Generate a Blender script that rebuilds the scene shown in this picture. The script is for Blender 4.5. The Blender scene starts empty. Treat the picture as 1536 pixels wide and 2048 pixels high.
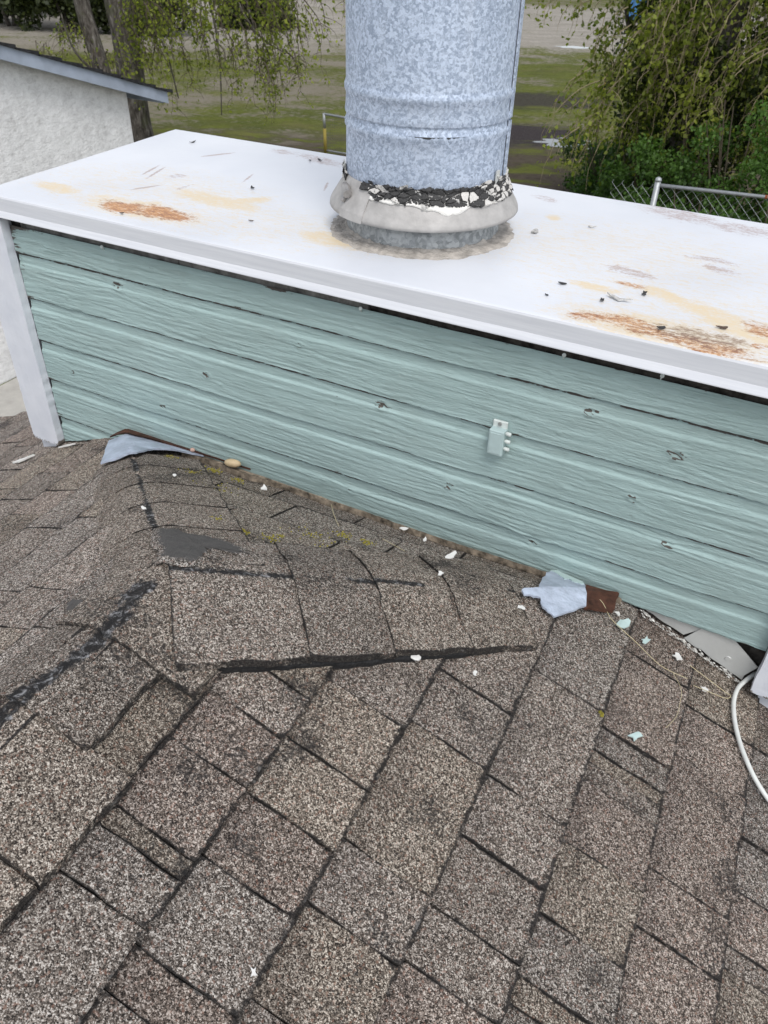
import bpy, math, random
import numpy as np
from mathutils import Matrix, Vector

random.seed(7)
rng = np.random.default_rng(11)
S = bpy.context.scene
COL = S.collection

# ------------------------------------------------------------------ camera
cam_d = bpy.data.cameras.new("camera")
cam = bpy.data.objects.new("camera", cam_d)
COL.objects.link(cam)
S.camera = cam
R0 = Vector((0.88224839, 0.47021239, 0.0231967))       # right
R1 = Vector((0.30092836, -0.52536172, -0.79588767))    # down
R2 = Vector((-0.36204959, 0.70915116, -0.60499977))    # forward
CAMZ = 4.0
cam.matrix_world = Matrix(((R0[0], -R1[0], -R2[0], 0), (R0[1], -R1[1], -R2[1], 0),
                           (R0[2], -R1[2], -R2[2], CAMZ), (0, 0, 0, 1)))
cam_d.sensor_fit = 'VERTICAL'
cam_d.sensor_height = 36.0
cam_d.lens = 27.85
cam_d.clip_start = 0.02
cam_d.clip_end = 2000
cam_d.dof.use_dof = True
cam_d.dof.focus_distance = 1.45
cam_d.dof.aperture_fstop = 13.0

# ------------------------------------------------------------------ light
W = bpy.data.worlds.new("World")
S.world = W
W.use_nodes = True
wn = W.node_tree
bg = wn.nodes["Background"]
sky = wn.nodes.new("ShaderNodeTexSky")
sky.sky_type = 'NISHITA'
sky.sun_disc = False
sky.sun_elevation = math.radians(58)
sky.sun_rotation = math.radians(140)
sky.air_density = 1.0
sky.dust_density = 1.0
sky.ozone_density = 1.0
hs = wn.nodes.new("ShaderNodeHueSaturation")
hs.inputs["Saturation"].default_value = 0.30
wn.links.new(sky.outputs[0], hs.inputs["Color"])
wn.links.new(hs.outputs[0], bg.inputs[0])
bg.inputs[1].default_value = 0.15
sun_d = bpy.data.lights.new("sun", 'SUN')
sun_d.energy = 1.3
sun_d.angle = math.radians(25)
sun_d.color = (1.0, 0.97, 0.93)
sun = bpy.data.objects.new("sun", sun_d)
COL.objects.link(sun)
el, az = math.radians(58), math.radians(140)   # azimuth clockwise from +Y
to_sun = Vector((math.sin(az) * math.cos(el), math.cos(az) * math.cos(el), math.sin(el)))
sun.rotation_euler = to_sun.to_track_quat('Z', 'Y').to_euler()
sun.location = (0, 0, 20)
S.view_settings.view_transform = 'Standard'
S.view_settings.look = 'None'
S.view_settings.gamma = 1
S.view_settings.use_curve_mapping = False
S.view_settings.exposure = 0.56
S.render.engine = 'CYCLES'
S.cycles.max_bounces = 6

# ------------------------------------------------------------------ helpers
def mesh_obj(name, verts, faces, mat=None, parent=None, smooth=False, attrs=None, mats=None, fmat=None):
    verts = np.asarray(verts, dtype=np.float64).reshape(-1, 3)
    if parent is not None:
        p = parent
        off = np.zeros(3)
        while p is not None:
            off += np.array(p.location)
            p = p.parent
        verts = verts - off
    me = bpy.data.meshes.new(name)
    if isinstance(faces, np.ndarray):
        n, k = faces.shape
        me.vertices.add(len(verts))
        me.vertices.foreach_set("co", verts.astype(np.float32).ravel())
        me.loops.add(n * k)
        me.loops.foreach_set("vertex_index", faces.astype(np.int32).ravel())
        me.polygons.add(n)
        me.polygons.foreach_set("loop_start", np.arange(0, n * k, k, dtype=np.int32))
        me.polygons.foreach_set("loop_total", np.full(n, k, dtype=np.int32))
        me.update(calc_edges=True)
    else:
        me.from_pydata([tuple(v) for v in verts], [], [tuple(f) for f in faces])
    if attrs:
        for k, v in attrs.items():
            a = me.attributes.new(k, 'FLOAT', 'POINT')
            a.data.foreach_set("value", np.asarray(v, dtype=np.float32).ravel())
    for m in (mats or ([mat] if mat else [])):
        me.materials.append(m)
    if fmat is not None:
        me.polygons.foreach_set("material_index", np.asarray(fmat, dtype=np.int32))
    if smooth:
        me.polygons.foreach_set("use_smooth", np.ones(len(me.polygons), dtype=bool))
    me.validate()
    o = bpy.data.objects.new(name, me)
    COL.objects.link(o)
    if parent is not None:
        o.parent = parent
    return o

def tag(o, label=None, cat=None, group=None, kind=None):
    if label: o["label"] = label
    if cat: o["category"] = cat
    if group: o["group"] = group
    if kind: o["kind"] = kind
    return o

def empty(name, loc):
    o = bpy.data.objects.new(name, None)
    o.empty_display_size = 0.1
    COL.objects.link(o)
    o.location = loc
    return o

class MB:
    """collects boxes, tubes and prisms into one mesh"""
    def __init__(s): s.v = []; s.f = []
    def add(s, vs, fs):
        n = len(s.v)
        s.v += [tuple(float(c) for c in v) for v in vs]
        s.f += [tuple(i + n for i in f) for f in fs]
    def box(s, lo, hi, bev=0.0):
        x0, y0, z0 = lo; x1, y1, z1 = hi
        if bev <= 0:
            s.add([(x0,y0,z0),(x1,y0,z0),(x1,y1,z0),(x0,y1,z0),(x0,y0,z1),(x1,y0,z1),(x1,y1,z1),(x0,y1,z1)],
                  [(0,3,2,1),(4,5,6,7),(0,1,5,4),(1,2,6,5),(2,3,7,6),(3,0,4,7)])
            return
        b = bev
        vs = []
        for (z, i) in ((z0, b), (z0 + b, 0), (z1 - b, 0), (z1, b)):
            vs += [(x0+i+b*(i==0),y0+i,z),(x1-i-b*(i==0),y0+i,z),(x1-i,y0+i+b*(i==0),z),(x1-i,y1-i-b*(i==0),z),
                   (x1-i-b*(i==0),y1-i,z),(x0+i+b*(i==0),y1-i,z),(x0+i,y1-i-b*(i==0),z),(x0+i,y0+i+b*(i==0),z)]
        fs = [tuple(range(7, -1, -1)), tuple(range(24, 32))]
        for k in range(3):
            for j in range(8):
                a = k*8+j; c = k*8+(j+1) % 8
                fs.append((a, c, c+8, a+8))
        s.add(vs, fs)
    def tube(s, pts, r, sides=6, caps=True):
        pts = [Vector(p) for p in pts]
        n = len(pts)
        rs = r if isinstance(r, (list, tuple)) else [r]*n
        vs = []; fs = []
        up = Vector((0.31, 0.17, 0.93))
        for i, p in enumerate(pts):
            t = (pts[min(i+1, n-1)] - pts[max(i-1, 0)])
            if t.length < 1e-9: t = Vector((0, 0, 1))
            t.normalize()
            a = t.cross(up)
            if a.length < 1e-3: a = t.cross(Vector((1, 0, 0)))
            a.normalize(); b = t.cross(a)
            for k in range(sides):
                w = 2*math.pi*k/sides
                vs.append(p + (a*math.cos(w) + b*math.sin(w))*rs[i])
        for i in range(n-1):
            for k in range(sides):
                k2 = (k+1) % sides
                fs.append((i*sides+k, i*sides+k2, (i+1)*sides+k2, (i+1)*sides+k))
        if caps:
            fs.append(tuple(range(sides-1, -1, -1)))
            fs.append(tuple((n-1)*sides+k for k in range(sides)))
        s.add(vs, fs)
    def build(s, name, mat, parent=None, smooth=False, **kw):
        return mesh_obj(name, s.v, s.f, mat, parent, smooth, **kw)

def lathe(prof, c, segs=96, a0=0.0, a1=2*math.pi, jit=None):
    """prof: list of (r, z); returns verts, faces around the vertical axis through c"""
    full = abs(a1 - a0 - 2*math.pi) < 1e-6
    n = segs if full else segs + 1
    v = []; f = []
    for i in range(n):
        a = a0 + (a1 - a0)*i/segs
        for j, (r, z) in enumerate(prof):
            dr, dz = jit(a, j) if jit else (0, 0)
            v.append((c[0] + (r+dr)*math.cos(a), c[1] + (r+dr)*math.sin(a), z + dz))
    m = len(prof)
    for i in range(segs):
        i2 = (i+1) % n
        for j in range(m-1):
            f.append((i*m+j, i2*m+j, i2*m+j+1, i*m+j+1))
    return v, f

# value noise -------------------------------------------------------
_LAT = {}
def vnoise(x, y, seed=0):
    if seed not in _LAT:
        _LAT[seed] = np.random.default_rng(seed+100).random((256, 256))
    L = _LAT[seed]
    x = np.asarray(x, float); y = np.asarray(y, float)
    xi = np.floor(x).astype(int); yi = np.floor(y).astype(int)
    fx = x-xi; fy = y-yi
    fx = fx*fx*(3-2*fx); fy = fy*fy*(3-2*fy)
    a = L[xi & 255, yi & 255]; b = L[(xi+1) & 255, yi & 255]
    c = L[xi & 255, (yi+1) & 255]; d = L[(xi+1) & 255, (yi+1) & 255]
    return (a*(1-fx)+b*fx)*(1-fy) + (c*(1-fx)+d*fx)*fy
def fbm(x, y, seed=0, oct=4):
    t = 0; a = .5; s = 0
    for o in range(oct):
        t = t + a*vnoise(np.asarray(x)*2**o + 17.3*o, np.asarray(y)*2**o + 5.1*o, seed+o); s += a; a *= .5
    return t/s
def sstep(a, b, x):
    t = np.clip((np.asarray(x, float)-a)/(b-a), 0, 1)
    return t*t*(3-2*t)

# node helper -------------------------------------------------------
class NT:
    def __init__(s, name, rough=0.8, spec=0.3, metal=0.0):
        s.m = bpy.data.materials.new(name)
        s.m.use_nodes = True
        s.t = s.m.node_tree
        s.b = s.t.nodes["Principled BSDF"]
        s.b.inputs["Roughness"].default_value = rough
        s.b.inputs["Specular IOR Level"].default_value = spec
        s.b.inputs["Metallic"].default_value = metal
    def n(s, typ, **kw):
        nd = s.t.nodes.new("ShaderNode"+typ)
        for k, v in kw.items():
            setattr(nd, k, v)
        return nd
    def l(s, a, b): s.t.links.new(a, b)
    def val(s, sock, v):
        if hasattr(v, "is_output"): s.l(v, sock)
        else: sock.default_value = v
    def pos(s, scale=(1, 1, 1), rot=(0, 0, 0)):
        g = s.n("NewGeometry"); mp = s.n("Mapping")
        mp.inputs["Scale"].default_value = scale
        mp.inputs["Rotation"].default_value = rot
        s.l(g.outputs["Position"], mp.inputs["Vector"])
        return mp.outputs[0]
    def noise(s, vec, scale, detail=3, rough=.55, dist=0.0):
        n = s.n("TexNoise")
        n.inputs["Scale"].default_value = scale
        n.inputs["Detail"].default_value = detail
        n.inputs["Roughness"].default_value = rough
        n.inputs["Distortion"].default_value = dist
        if vec is not None: s.l(vec, n.inputs["Vector"])
        return n.outputs["Fac"]
    def voro(s, vec, scale, out="Color", feat='F1', rnd=1.0):
        n = s.n("TexVoronoi", feature=feat)
        n.inputs["Scale"].default_value = scale
        n.inputs["Randomness"].default_value = rnd
        if vec is not None: s.l(vec, n.inputs["Vector"])
        return n.outputs[out]
    def sep(s, col, i=0):
        n = s.n("SeparateColor"); s.l(col, n.inputs[0]); return n.outputs[i]
    def attr(s, name):
        n = s.n("Attribute"); n.attribute_name = name; return n.outputs["Fac"]
    def math(s, op, a, b=0.0, c=None, clamp=False):
        n = s.n("Math", operation=op, use_clamp=clamp)
        s.val(n.inputs[0], a); s.val(n.inputs[1], b)
        if c is not None: s.val(n.inputs[2], c)
        return n.outputs[0]
    def ss(s, x, a, b):
        n = s.n("MapRange", interpolation_type='SMOOTHSTEP')
        s.val(n.inputs["Value"], x)
        n.inputs["From Min"].default_value = a; n.inputs["From Max"].default_value = b
        return n.outputs[0]
    def lin(s, x, a, b, c=0.0, d=1.0):
        n = s.n("MapRange")
        s.val(n.inputs["Value"], x)
        for k, v in (("From Min", a), ("From Max", b), ("To Min", c), ("To Max", d)): n.inputs[k].default_value = v
        return n.outputs[0]
    def ramp(s, x, stops, interp='LINEAR'):
        n = s.n("ValToRGB"); r = n.color_ramp; r.interpolation = interp
        while len(r.elements) < len(stops): r.elements.new(0.5)
        for e, (p, c) in zip(r.elements, stops):
            e.position = p; e.color = tuple(c)+(1,) if len(c) == 3 else c
        s.val(n.inputs[0], x)
        return n.outputs[0]
    def mix(s, f, a, b, blend='MIX'):
        n = s.n("Mix", data_type='RGBA', blend_type=blend)
        s.val(n.inputs[0], f)
        for sk, v in ((n.inputs[6], a), (n.inputs[7], b)):
            if isinstance(v, (tuple, list)): sk.default_value = tuple(v)+(1,) if len(v) == 3 else v
            else: s.l(v, sk)
        return n.outputs[2]
    def color(s, c):
        if isinstance(c, (tuple, list)): s.b.inputs["Base Color"].default_value = tuple(c)+(1,)
        else: s.l(c, s.b.inputs["Base Color"])
    def bump(s, h, dist=0.002, strength=1.0, prev=None):
        n = s.n("Bump")
        n.inputs["Strength"].default_value = strength
        n.inputs["Distance"].default_value = dist
        s.l(h, n.inputs["Height"])
        if prev is not None: s.l(prev, n.inputs["Normal"])
        s.l(n.outputs[0], s.b.inputs["Normal"])
        return n.outputs[0]

# ------------------------------------------------------------------ materials
def mat_shingle():
    k = NT("granule_shingle", 0.92, 0.25)
    p = k.pos()
    oi = k.n("ObjectInfo")
    tint = oi.outputs["Color"]
    v1 = k.sep(k.voro(p, 690), 0)
    v2 = k.sep(k.voro(p, 1000), 1)
    v3 = k.sep(k.voro(p, 270), 2)
    sel = k.math('ADD', k.math('MULTIPLY', v1, .50), k.math('ADD', k.math('MULTIPLY', v2, .28), k.math('MULTIPLY', v3, .22)))
    col = k.ramp(sel, [(0.20, (.014, .0125, .0115)), (0.34, (.050, .043, .038)), (0.44, (.120, .101, .087)), (0.55, (.196, .169, .148)),
                       (0.65, (.315, .280, .250)), (0.78, (.68, .65, .61))])
    hue = k.sep(k.voro(p, 380), 1)
    col = k.mix(k.ss(hue, .90, .96), col, k.mix(.35, col, (.36, .20, .15)))
    col = k.mix(1.0, col, tint, 'MULTIPLY')
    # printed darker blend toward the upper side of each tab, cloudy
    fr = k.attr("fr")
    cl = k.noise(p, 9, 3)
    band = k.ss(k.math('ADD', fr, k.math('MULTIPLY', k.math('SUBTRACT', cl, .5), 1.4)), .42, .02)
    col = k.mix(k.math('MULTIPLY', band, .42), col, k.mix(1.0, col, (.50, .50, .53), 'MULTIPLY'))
    # bare asphalt where granules wore off
    wear = k.noise(p, 7, 5, .62)
    bits = k.noise(p, 210, 2, .6)
    wm = k.ss(k.math('ADD', k.math('ADD', wear, k.math('MULTIPLY', k.attr('fr'), .05)), k.math('MULTIPLY', k.math('SUBTRACT', bits, .5), .55)), .60, .74)
    col = k.mix(k.math('MULTIPLY', k.ss(k.noise(p, 13, 4), .45, .75), .30), col, k.mix(1.0, col, (.62, .60, .58), 'MULTIPLY'))
    col = k.mix(k.math('MULTIPLY', wm, .78), col, (.022, .021, .021))
    # asphalt at frayed edges; joint dirt and contact shadow painted below each butt
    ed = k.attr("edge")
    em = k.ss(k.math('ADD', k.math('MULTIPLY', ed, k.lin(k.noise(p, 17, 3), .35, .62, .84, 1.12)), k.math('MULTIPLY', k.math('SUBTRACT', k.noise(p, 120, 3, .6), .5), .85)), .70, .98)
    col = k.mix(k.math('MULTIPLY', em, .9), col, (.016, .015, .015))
    gre = k.ss(k.noise(p, 55, 3, .6), .60, .72)
    col = k.mix(k.math('MULTIPLY', k.math('MULTIPLY', em, gre), .55), col, (.21, .20, .19))
    # tar and chalky streaks along cracked folds
    ta = k.attr("tar")
    tm = k.ss(k.math('ADD', ta, k.math('MULTIPLY', k.math('SUBTRACT', k.noise(p, 90, 4, .65), .5), .9)), .45, .70)
    chalk = k.ss(k.noise(k.pos((26, 20, 26)), 3.0, 6, .78, .6), .50, .68)
    col = k.mix(k.math('MULTIPLY', tm, .95), col, k.mix(k.math('MULTIPLY', chalk, .8), (.014, .014, .015), (.42, .42, .43)))
    ce = k.attr("cem")
    cm = k.ss(k.math('ADD', ce, k.math('MULTIPLY', k.math('SUBTRACT', k.noise(p, 95, 5, .75), .5), 1.9)), .36, .62)
    col = k.mix(k.math('MULTIPLY', cm, .96), col, k.mix(k.noise(p, 70, 4, .6), (.060, .057, .055), (.135, .128, .122)))
    k.color(col)
    h = k.math('ADD', k.math('MULTIPLY', v1, .6), k.math('MULTIPLY', k.voro(p, 690, "Distance"), -1.2))
    b = k.bump(k.noise(p, 26, 3), .004, .6)
    k.bump(h, .0013, .8, b)
    return k.m

def mat_simple(name, c, rough=.6, spec=.4, metal=0.0, nscale=None, namp=.25, bump=None):
    k = NT(name, rough, spec, metal)
    p = k.pos()
    if nscale:
        n = k.noise(p, nscale, 5, .6)
        k.color(k.mix(k.lin(n, .3, .7), tuple(x*(1-namp) for x in c), tuple(min(1, x*(1+namp)) for x in c)))
    else:
        k.color(c)
    if bump:
        k.bump(k.noise(p, bump[0], 4, .6), bump[1], 1.0)
    return k.m

def mat_siding():
    k = NT("painted_siding", .62, .35)
    p = k.pos()
    g = k.noise(k.pos((9, 9, 150)), 1.0, 5, .62, .4)
    base = k.mix(k.lin(k.noise(p, 3.5, 4), .3, .7), (.325, .435, .422), (.372, .492, .480))
    base = k.mix(k.ss(g, .60, .75), base, (.425, .54, .525))
    base = k.mix(k.math('MULTIPLY', k.ss(g, .42, .27), .6), base, (.17, .245, .235))
    base = k.mix(k.math('MULTIPLY', k.ss(k.noise(p, 34, 4, .7), .68, .78), .35), base, (.55, .62, .60))
    base = k.mix(k.math('MULTIPLY', k.ss(k.noise(k.pos((5, 5, 12)), 1.0, 5, .7), .48, .72), .22), base, (.25, .30, .28))
    pe = k.attr("peel_shade")
    pm = k.ss(k.math('ADD', pe, k.math('MULTIPLY', k.math('SUBTRACT', k.noise(k.pos((30, 30, 160)), 1.0, 5, .7), .5), 1.3)), .55, .66)
    wood = k.mix(k.noise(k.pos((14, 14, 260)), 1.0, 4, .7), (.025, .021, .018), (.17, .15, .13))
    col = k.mix(pm, base, wood)
    k.color(col)
    b = k.bump(k.noise(k.pos((22, 22, 300)), 1.0, 6, .68, .8), .0030, 1.0)
    b = k.bump(k.noise(k.pos((60, 60, 520)), 1.0, 3, .6), .0012, .8, b)
    k.bump(k.noise(p, 300, 3), .0007, .6, b)
    return k.m

def mat_white_board():
    k = NT("painted_trim", .55, .4)
    p = k.pos()
    base = k.mix(k.lin(k.noise(p, 14, 4), .3, .7), (.59, .61, .66), (.67, .685, .725))
    pe = k.attr("peel_shade")
    pm = k.ss(k.math('ADD', pe, k.math('MULTIPLY', k.math('SUBTRACT', k.noise(p, 130, 5, .7), .5), 1.2)), .55, .68)
    wood = k.mix(k.noise(k.pos((200, 200, 20)), 1.0, 3), (.03, .027, .025), (.24, .21, .18))
    k.color(k.mix(pm, base, wood))
    b = k.bump(k.noise(k.pos((120, 120, 14)), 1.0, 5, .65), .0012, .8)
    k.bump(k.noise(p, 90, 4), .0009, .7, b)
    return k.m

def mat_cap():
    k = NT("white_cap_paint", .42, .45)
    p = k.pos()
    base = k.mix(k.lin(k.noise(p, 4, 4), .3, .7), (.61, .628, .665), (.685, .698, .725))
    base = k.mix(k.math('MULTIPLY', k.ss(k.noise(p, 60, 4, .7), .62, .74), .35), base, (.62, .60, .57))
    st = k.noise(k.pos((34, 90, 34), (0, 0, -.14)), 1.0, 6, .74, .4)
    fine = k.noise(k.pos((120, 420, 120), (0, 0, -.11)), 1.0, 5, .75)
    speck = k.noise(p, 190, 3, .7)
    mx = k.math('SUBTRACT', k.math('ADD', k.math('ADD', k.math('MULTIPLY', st, .45), k.math('MULTIPLY', fine, .35)), k.math('MULTIPLY', speck, .20)), .5)
    def m(a, gain, lo, hi):
        at = k.attr(a)
        f = k.ss(k.math('ADD', k.math('MULTIPLY', at, gain), k.math('MULTIPLY', mx, 2.2)), lo, hi)
        return k.math('MULTIPLY', f, k.ss(at, .0, .22))
    col = k.mix(k.math('MULTIPLY', m("ochre", .46, .06, .56), .58), base, (.70, .48, .14))
    col = k.mix(k.math('MULTIPLY', m("scrape", .56, .24, .54), .72), col, (.36, .25, .22))
    orange = k.mix(k.ss(k.math('ADD', fine, k.math('MULTIPLY', k.math('SUBTRACT', st, .5), .8)), .42, .62), (.60, .29, .09), (.26, .095, .04))
    col = k.mix(k.math('MULTIPLY', m("rust", .66, .22, .50), .95), col, orange)
    col = k.mix(k.math('MULTIPLY', m("dark", .60, .24, .54), .86), col, (.19, .115, .085))
    k.color(col)
    b = k.bump(k.noise(p, 3.2, 2), .010, .35)
    k.bump(k.noise(p, 150, 3), .0004, .5, b)
    return k.m

def mat_galv(name, c0, c1, scale=120, rough=.5, metal=.35):
    k = NT(name, rough, .5, metal)
    p = k.pos()
    wob = k.n("TexNoise"); wob.inputs["Scale"].default_value = scale*.55; wob.inputs["Detail"].default_value = 2
    k.l(p, wob.inputs["Vector"])
    va = k.n("VectorMath", operation='SCALE'); k.l(wob.outputs["Color"], va.inputs[0]); va.inputs["Scale"].default_value = .016*100/scale
    vb = k.n("VectorMath", operation='ADD'); k.l(p, vb.inputs[0]); k.l(va.outputs[0], vb.inputs[1])
    cell = k.sep(k.voro(vb.outputs[0], scale), 0)
    cell2 = k.sep(k.voro(vb.outputs[0], scale*2.1), 1)
    f = k.math('ADD', k.math('MULTIPLY', cell, .62), k.math('MULTIPLY', cell2, .38))
    f = k.ss(f, .12, .88)
    col = k.mix(f, c0, c1)
    col = k.mix(k.math('MULTIPLY', k.ss(k.noise(k.pos((8, 8, 1.6)), 1.6, 4), .52, .72), .25), col, (.66, .69, .74))
    k.color(col)
    k.l(k.lin(f, 0, 1, rough+.10, rough-.08), k.b.inputs["Roughness"])
    k.bump(k.noise(p, 14, 2), .004, .25)
    return k.m

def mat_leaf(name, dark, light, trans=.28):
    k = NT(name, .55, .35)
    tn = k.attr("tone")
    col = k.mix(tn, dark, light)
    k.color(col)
    tr = k.n("BsdfTranslucent")
    k.l(k.mix(1.0, col, (1.5, 1.7, .8), 'MULTIPLY'), tr.inputs[0])
    mx = k.n("MixShader"); mx.inputs[0].default_value = trans
    k.l(k.b.outputs[0], mx.inputs[1]); k.l(tr.outputs[0], mx.inputs[2])
    k.l(mx.outputs[0], k.t.nodes["Material Output"].inputs["Surface"])
    return k.m

def mat_bark():
    k = NT("bark", .95, .15)
    p = k.pos((1, 1, .28))
    n = k.noise(p, 17, 5, .7, .6)
    c = k.ramp(n, [(.30, (.022, .019, .016)), (.48, (.085, .075, .064)), (.60, (.17, .155, .135)), (.72, (.30, .29, .265))])
    c = k.mix(k.math('MULTIPLY', k.ss(k.noise(k.pos(), 3.3, 4), .52, .66), .5), c, (.065, .075, .03))
    k.color(c)
    k.bump(n, .03, 1.0)
    return k.m

def mat_field():
    k = NT("field_ground", .95, .1)
    g = k.n("NewGeometry")
    def dot(v):
        d = k.n("VectorMath", operation='DOT_PRODUCT'); k.l(g.outputs["Position"], d.inputs[0]); d.inputs[1].default_value = v
        return d.outputs["Value"]
    a = dot((.882, .470, 0)); b = dot((-.455, .891, 0))
    cb = k.n("CombineXYZ"); k.l(k.math('MULTIPLY', a, .30), cb.inputs[0]); k.l(k.math('MULTIPLY', b, .62), cb.inputs[1])
    big = k.noise(cb.outputs[0], .55, 5, .62, .4)
    med = k.noise(cb.outputs[0], 2.6, 5, .65, .3)
    fine = k.noise(k.pos(), 7, 4, .7)
    wide = k.noise(k.pos((.55, .55, .55)), 1.0, 6, .68, .8)
    grain = k.noise(k.pos(), 38, 3, .7)
    grass = k.mix(k.lin(med, .3, .7), (.058, .076, .012), (.135, .150, .028))
    grass = k.mix(k.ss(fine, .56, .72), grass, (.17, .16, .055))
    grass = k.mix(k.math('MULTIPLY', k.ss(wide, .50, .66), .55), grass, (.155, .135, .06))
    gravel = k.mix(k.lin(med, .3, .7), (.27, .245, .205), (.40, .37, .325))
    soil = k.mix(k.lin(fine, .3, .7), (.045, .034, .025), (.13, .105, .078))
    # which ground cover grows where: soil near the fences, turf behind, a gravel infield, turf again
    gf = k.math('SUBTRACT', k.ss(b, 27.5, 37), k.ss(b, 50, 53))
    gr = k.ss(k.math('ADD', k.math('ADD', k.math('ADD', k.math('MULTIPLY', big, 1.0), k.math('MULTIPLY', med, .55)), k.math('MULTIPLY', k.math('SUBTRACT', k.math('MULTIPLY', k.math('MULTIPLY', k.math('MULTIPLY', k.ss(b, 20, 23), k.ss(b, 35, 31)), k.lin(k.ss(a, -1, 4), 0, 1, -.1, 1.0)), .15), k.math('MULTIPLY', gf, .26)), 1.0)), k.math('ADD', k.math('MULTIPLY', k.math('SUBTRACT', fine, .5), .8), k.math('MULTIPLY', k.math('SUBTRACT', wide, .5), .9))), .58, .88)
    tan = k.mix(k.lin(fine, .3, .7), (.17, .145, .105), (.27, .245, .195))
    col = k.mix(gr, k.mix(gf, tan, gravel), grass)
    sf = k.ss(b, 22.5, 16)
    col = k.mix(k.ss(k.math('ADD', sf, k.math('MULTIPLY', k.math('SUBTRACT', med, .5), 1.6)), .25, .85), col,
                k.mix(k.ss(med, .46, .60), soil, grass))
    def blob(a0, b0, ra, rb):
        x = k.math('POWER', k.math('DIVIDE', k.math('SUBTRACT', a, a0), ra), 2)
        y = k.math('POWER', k.math('DIVIDE', k.math('SUBTRACT', b, b0), rb), 2)
        return k.ss(k.math('ADD', k.math('ADD', x, y), k.math('ADD', k.math('MULTIPLY', k.math('SUBTRACT', med, .5), 2.6), k.math('MULTIPLY', k.math('SUBTRACT', wide, .5), 2.6))), 1.35, .35)
    mud = k.mix(k.ss(grain, .5, .66), (.035, .028, .028), (.12, .105, .11))
    col = k.mix(blob(3.1, 19.6, 2.0, 1.2), col, mud)
    col = k.mix(k.math('MULTIPLY', blob(4.0, 23.8, 2.4, 1.1), .85), col, mud)
    col = k.mix(k.math('MULTIPLY', k.ss(k.math('ADD', k.math('MULTIPLY', grain, .5), k.math('MULTIPLY', fine, .5)), .38, .62), .5), col, k.mix(1.0, col, (.4, .4, .4), 'MULTIPLY'))
    k.color(col)
    k.bump(k.math('ADD', fine, k.math('MULTIPLY', grain, .4)), .05, .8)
    return k.m

def mat_stucco():
    k = NT("stucco", .9, .2)
    p = k.pos()
    n = k.noise(k.pos((1, 5, 9)), 2.4, 6, .72, .5)
    v = k.noise(k.pos((1, 7, 1.2)), 1.3, 4, .6)
    f = k.math('ADD', k.math('MULTIPLY', n, .7), k.math('MULTIPLY', v, .3))
    c = k.ramp(f, [(.34, (.54, .53, .52)), (.48, (.72, .715, .705)), (.64, (.84, .835, .825))])
    k.color(c)
    k.bump(k.noise(k.pos((1, 1.2, 2.2)), 11, 5, .7), .02, .7)
    return k.m

M = {}
M['shingle'] = mat_shingle()
M['siding'] = mat_siding()
M['trim'] = mat_white_board()
M['cap'] = mat_cap()
M['galv'] = mat_galv("galvanised_steel", (.285, .34, .435), (.55, .625, .75), 200)
M['galv2'] = mat_galv("dull_galvanised_steel", (.25, .265, .27), (.43, .445, .45), 90, .6, .35)
M['collar'] = mat_simple("collar_grey", (.395, .38, .365), .55, .45, .1, 40, .16, (60, .001))
M['caulk'] = mat_simple("old_caulk", (.43, .395, .355), .8, .3, 0, 45, .32, (90, .006))
M['whitecaulk'] = mat_simple("white_caulk", (.78, .76, .72), .6, .4, 0, 60, .08, (80, .002))
M['char'] = mat_simple("black_sealant", (.035, .034, .034), .65, .4, 0, 110, .6, (160, .003))
M['flakegrey'] = mat_simple("flake_grey", (.47, .46, .44), .75, .3, 0, 120, .5, (160, .002))
M['asphalt'] = mat_simple("asphalt_black", (.020, .020, .021), .85, .3, 0, 180, .6, (220, .002))
M['cement'] = mat_simple("roof_cement", (.095, .090, .087), .75, .3, 0, 60, .25, (120, .002))
M['darkwood'] = mat_simple("weathered_dark_wood", (.050, .045, .040), .95, .1, 0, 45, .7, (90, .004))
M['greywood'] = mat_simple("weathered_grey_wood", (.17, .165, .155), .95, .1, 0, 30, .6, (60, .004))
M['flash'] = mat_simple("painted_flashing", (.42, .47, .565), .45, .5, .1, 26, .24, (22, .010))
M['stepflash'] = mat_simple("grey_step_flashing", (.50, .505, .485), .5, .4, .1, 12, .10, (10, .004))
M['rustmetal'] = mat_simple("rusty_flashing", (.075, .032, .020), .75, .3, .1, 38, .6, (60, .003))
M['redrust'] = mat_simple("red_rust", (.22, .07, .03), .85, .2, 0, 50, .5)
M['boxpaint'] = mat_simple("painted_box", (.40, .50, .495), .5, .4, 0, 60, .08, (90, .0006))
M['connector'] = mat_simple("painted_connector", (.56, .60, .575), .5, .4, 0, 90, .15)
M['screw'] = mat_simple("screw_steel", (.42, .42, .41), .4, .5, .7, 100, .2)
M['cable'] = mat_simple("cable_white", (.62, .63, .60), .45, .4, 0, 30, .10)
M['chipwhite'] = mat_simple("paint_chip_white", (.70, .69, .66), .6, .3)
M['chipteal'] = mat_simple("paint_chip_teal", (.48, .60, .58), .6, .3)
M['straw'] = mat_simple("dry_straw", (.46, .40, .25), .8, .2)
M['pebble'] = mat_simple("pebble", (.50, .39, .24), .55, .4, 0, 60, .18)
M['pinkpebble'] = mat_simple("pink_pebble", (.50, .33, .27), .6, .4)
M['lichen'] = mat_simple("lichen", (.27, .235, .045), .95, .1, 0, 120, .4)
M['leafbrown'] = mat_simple("dead_leaf", (.09, .060, .045), .7, .3)
M['stucco'] = mat_stucco()
M['fascia'] = mat_simple("fascia_blue_grey", (.34, .385, .46), .6, .3, 0, 7, .12, (30, .002))
M['darkroof'] = mat_simple("dark_shingle", (.030, .030, .032), .9, .2, 0, 25, .6, (60, .01))
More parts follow.
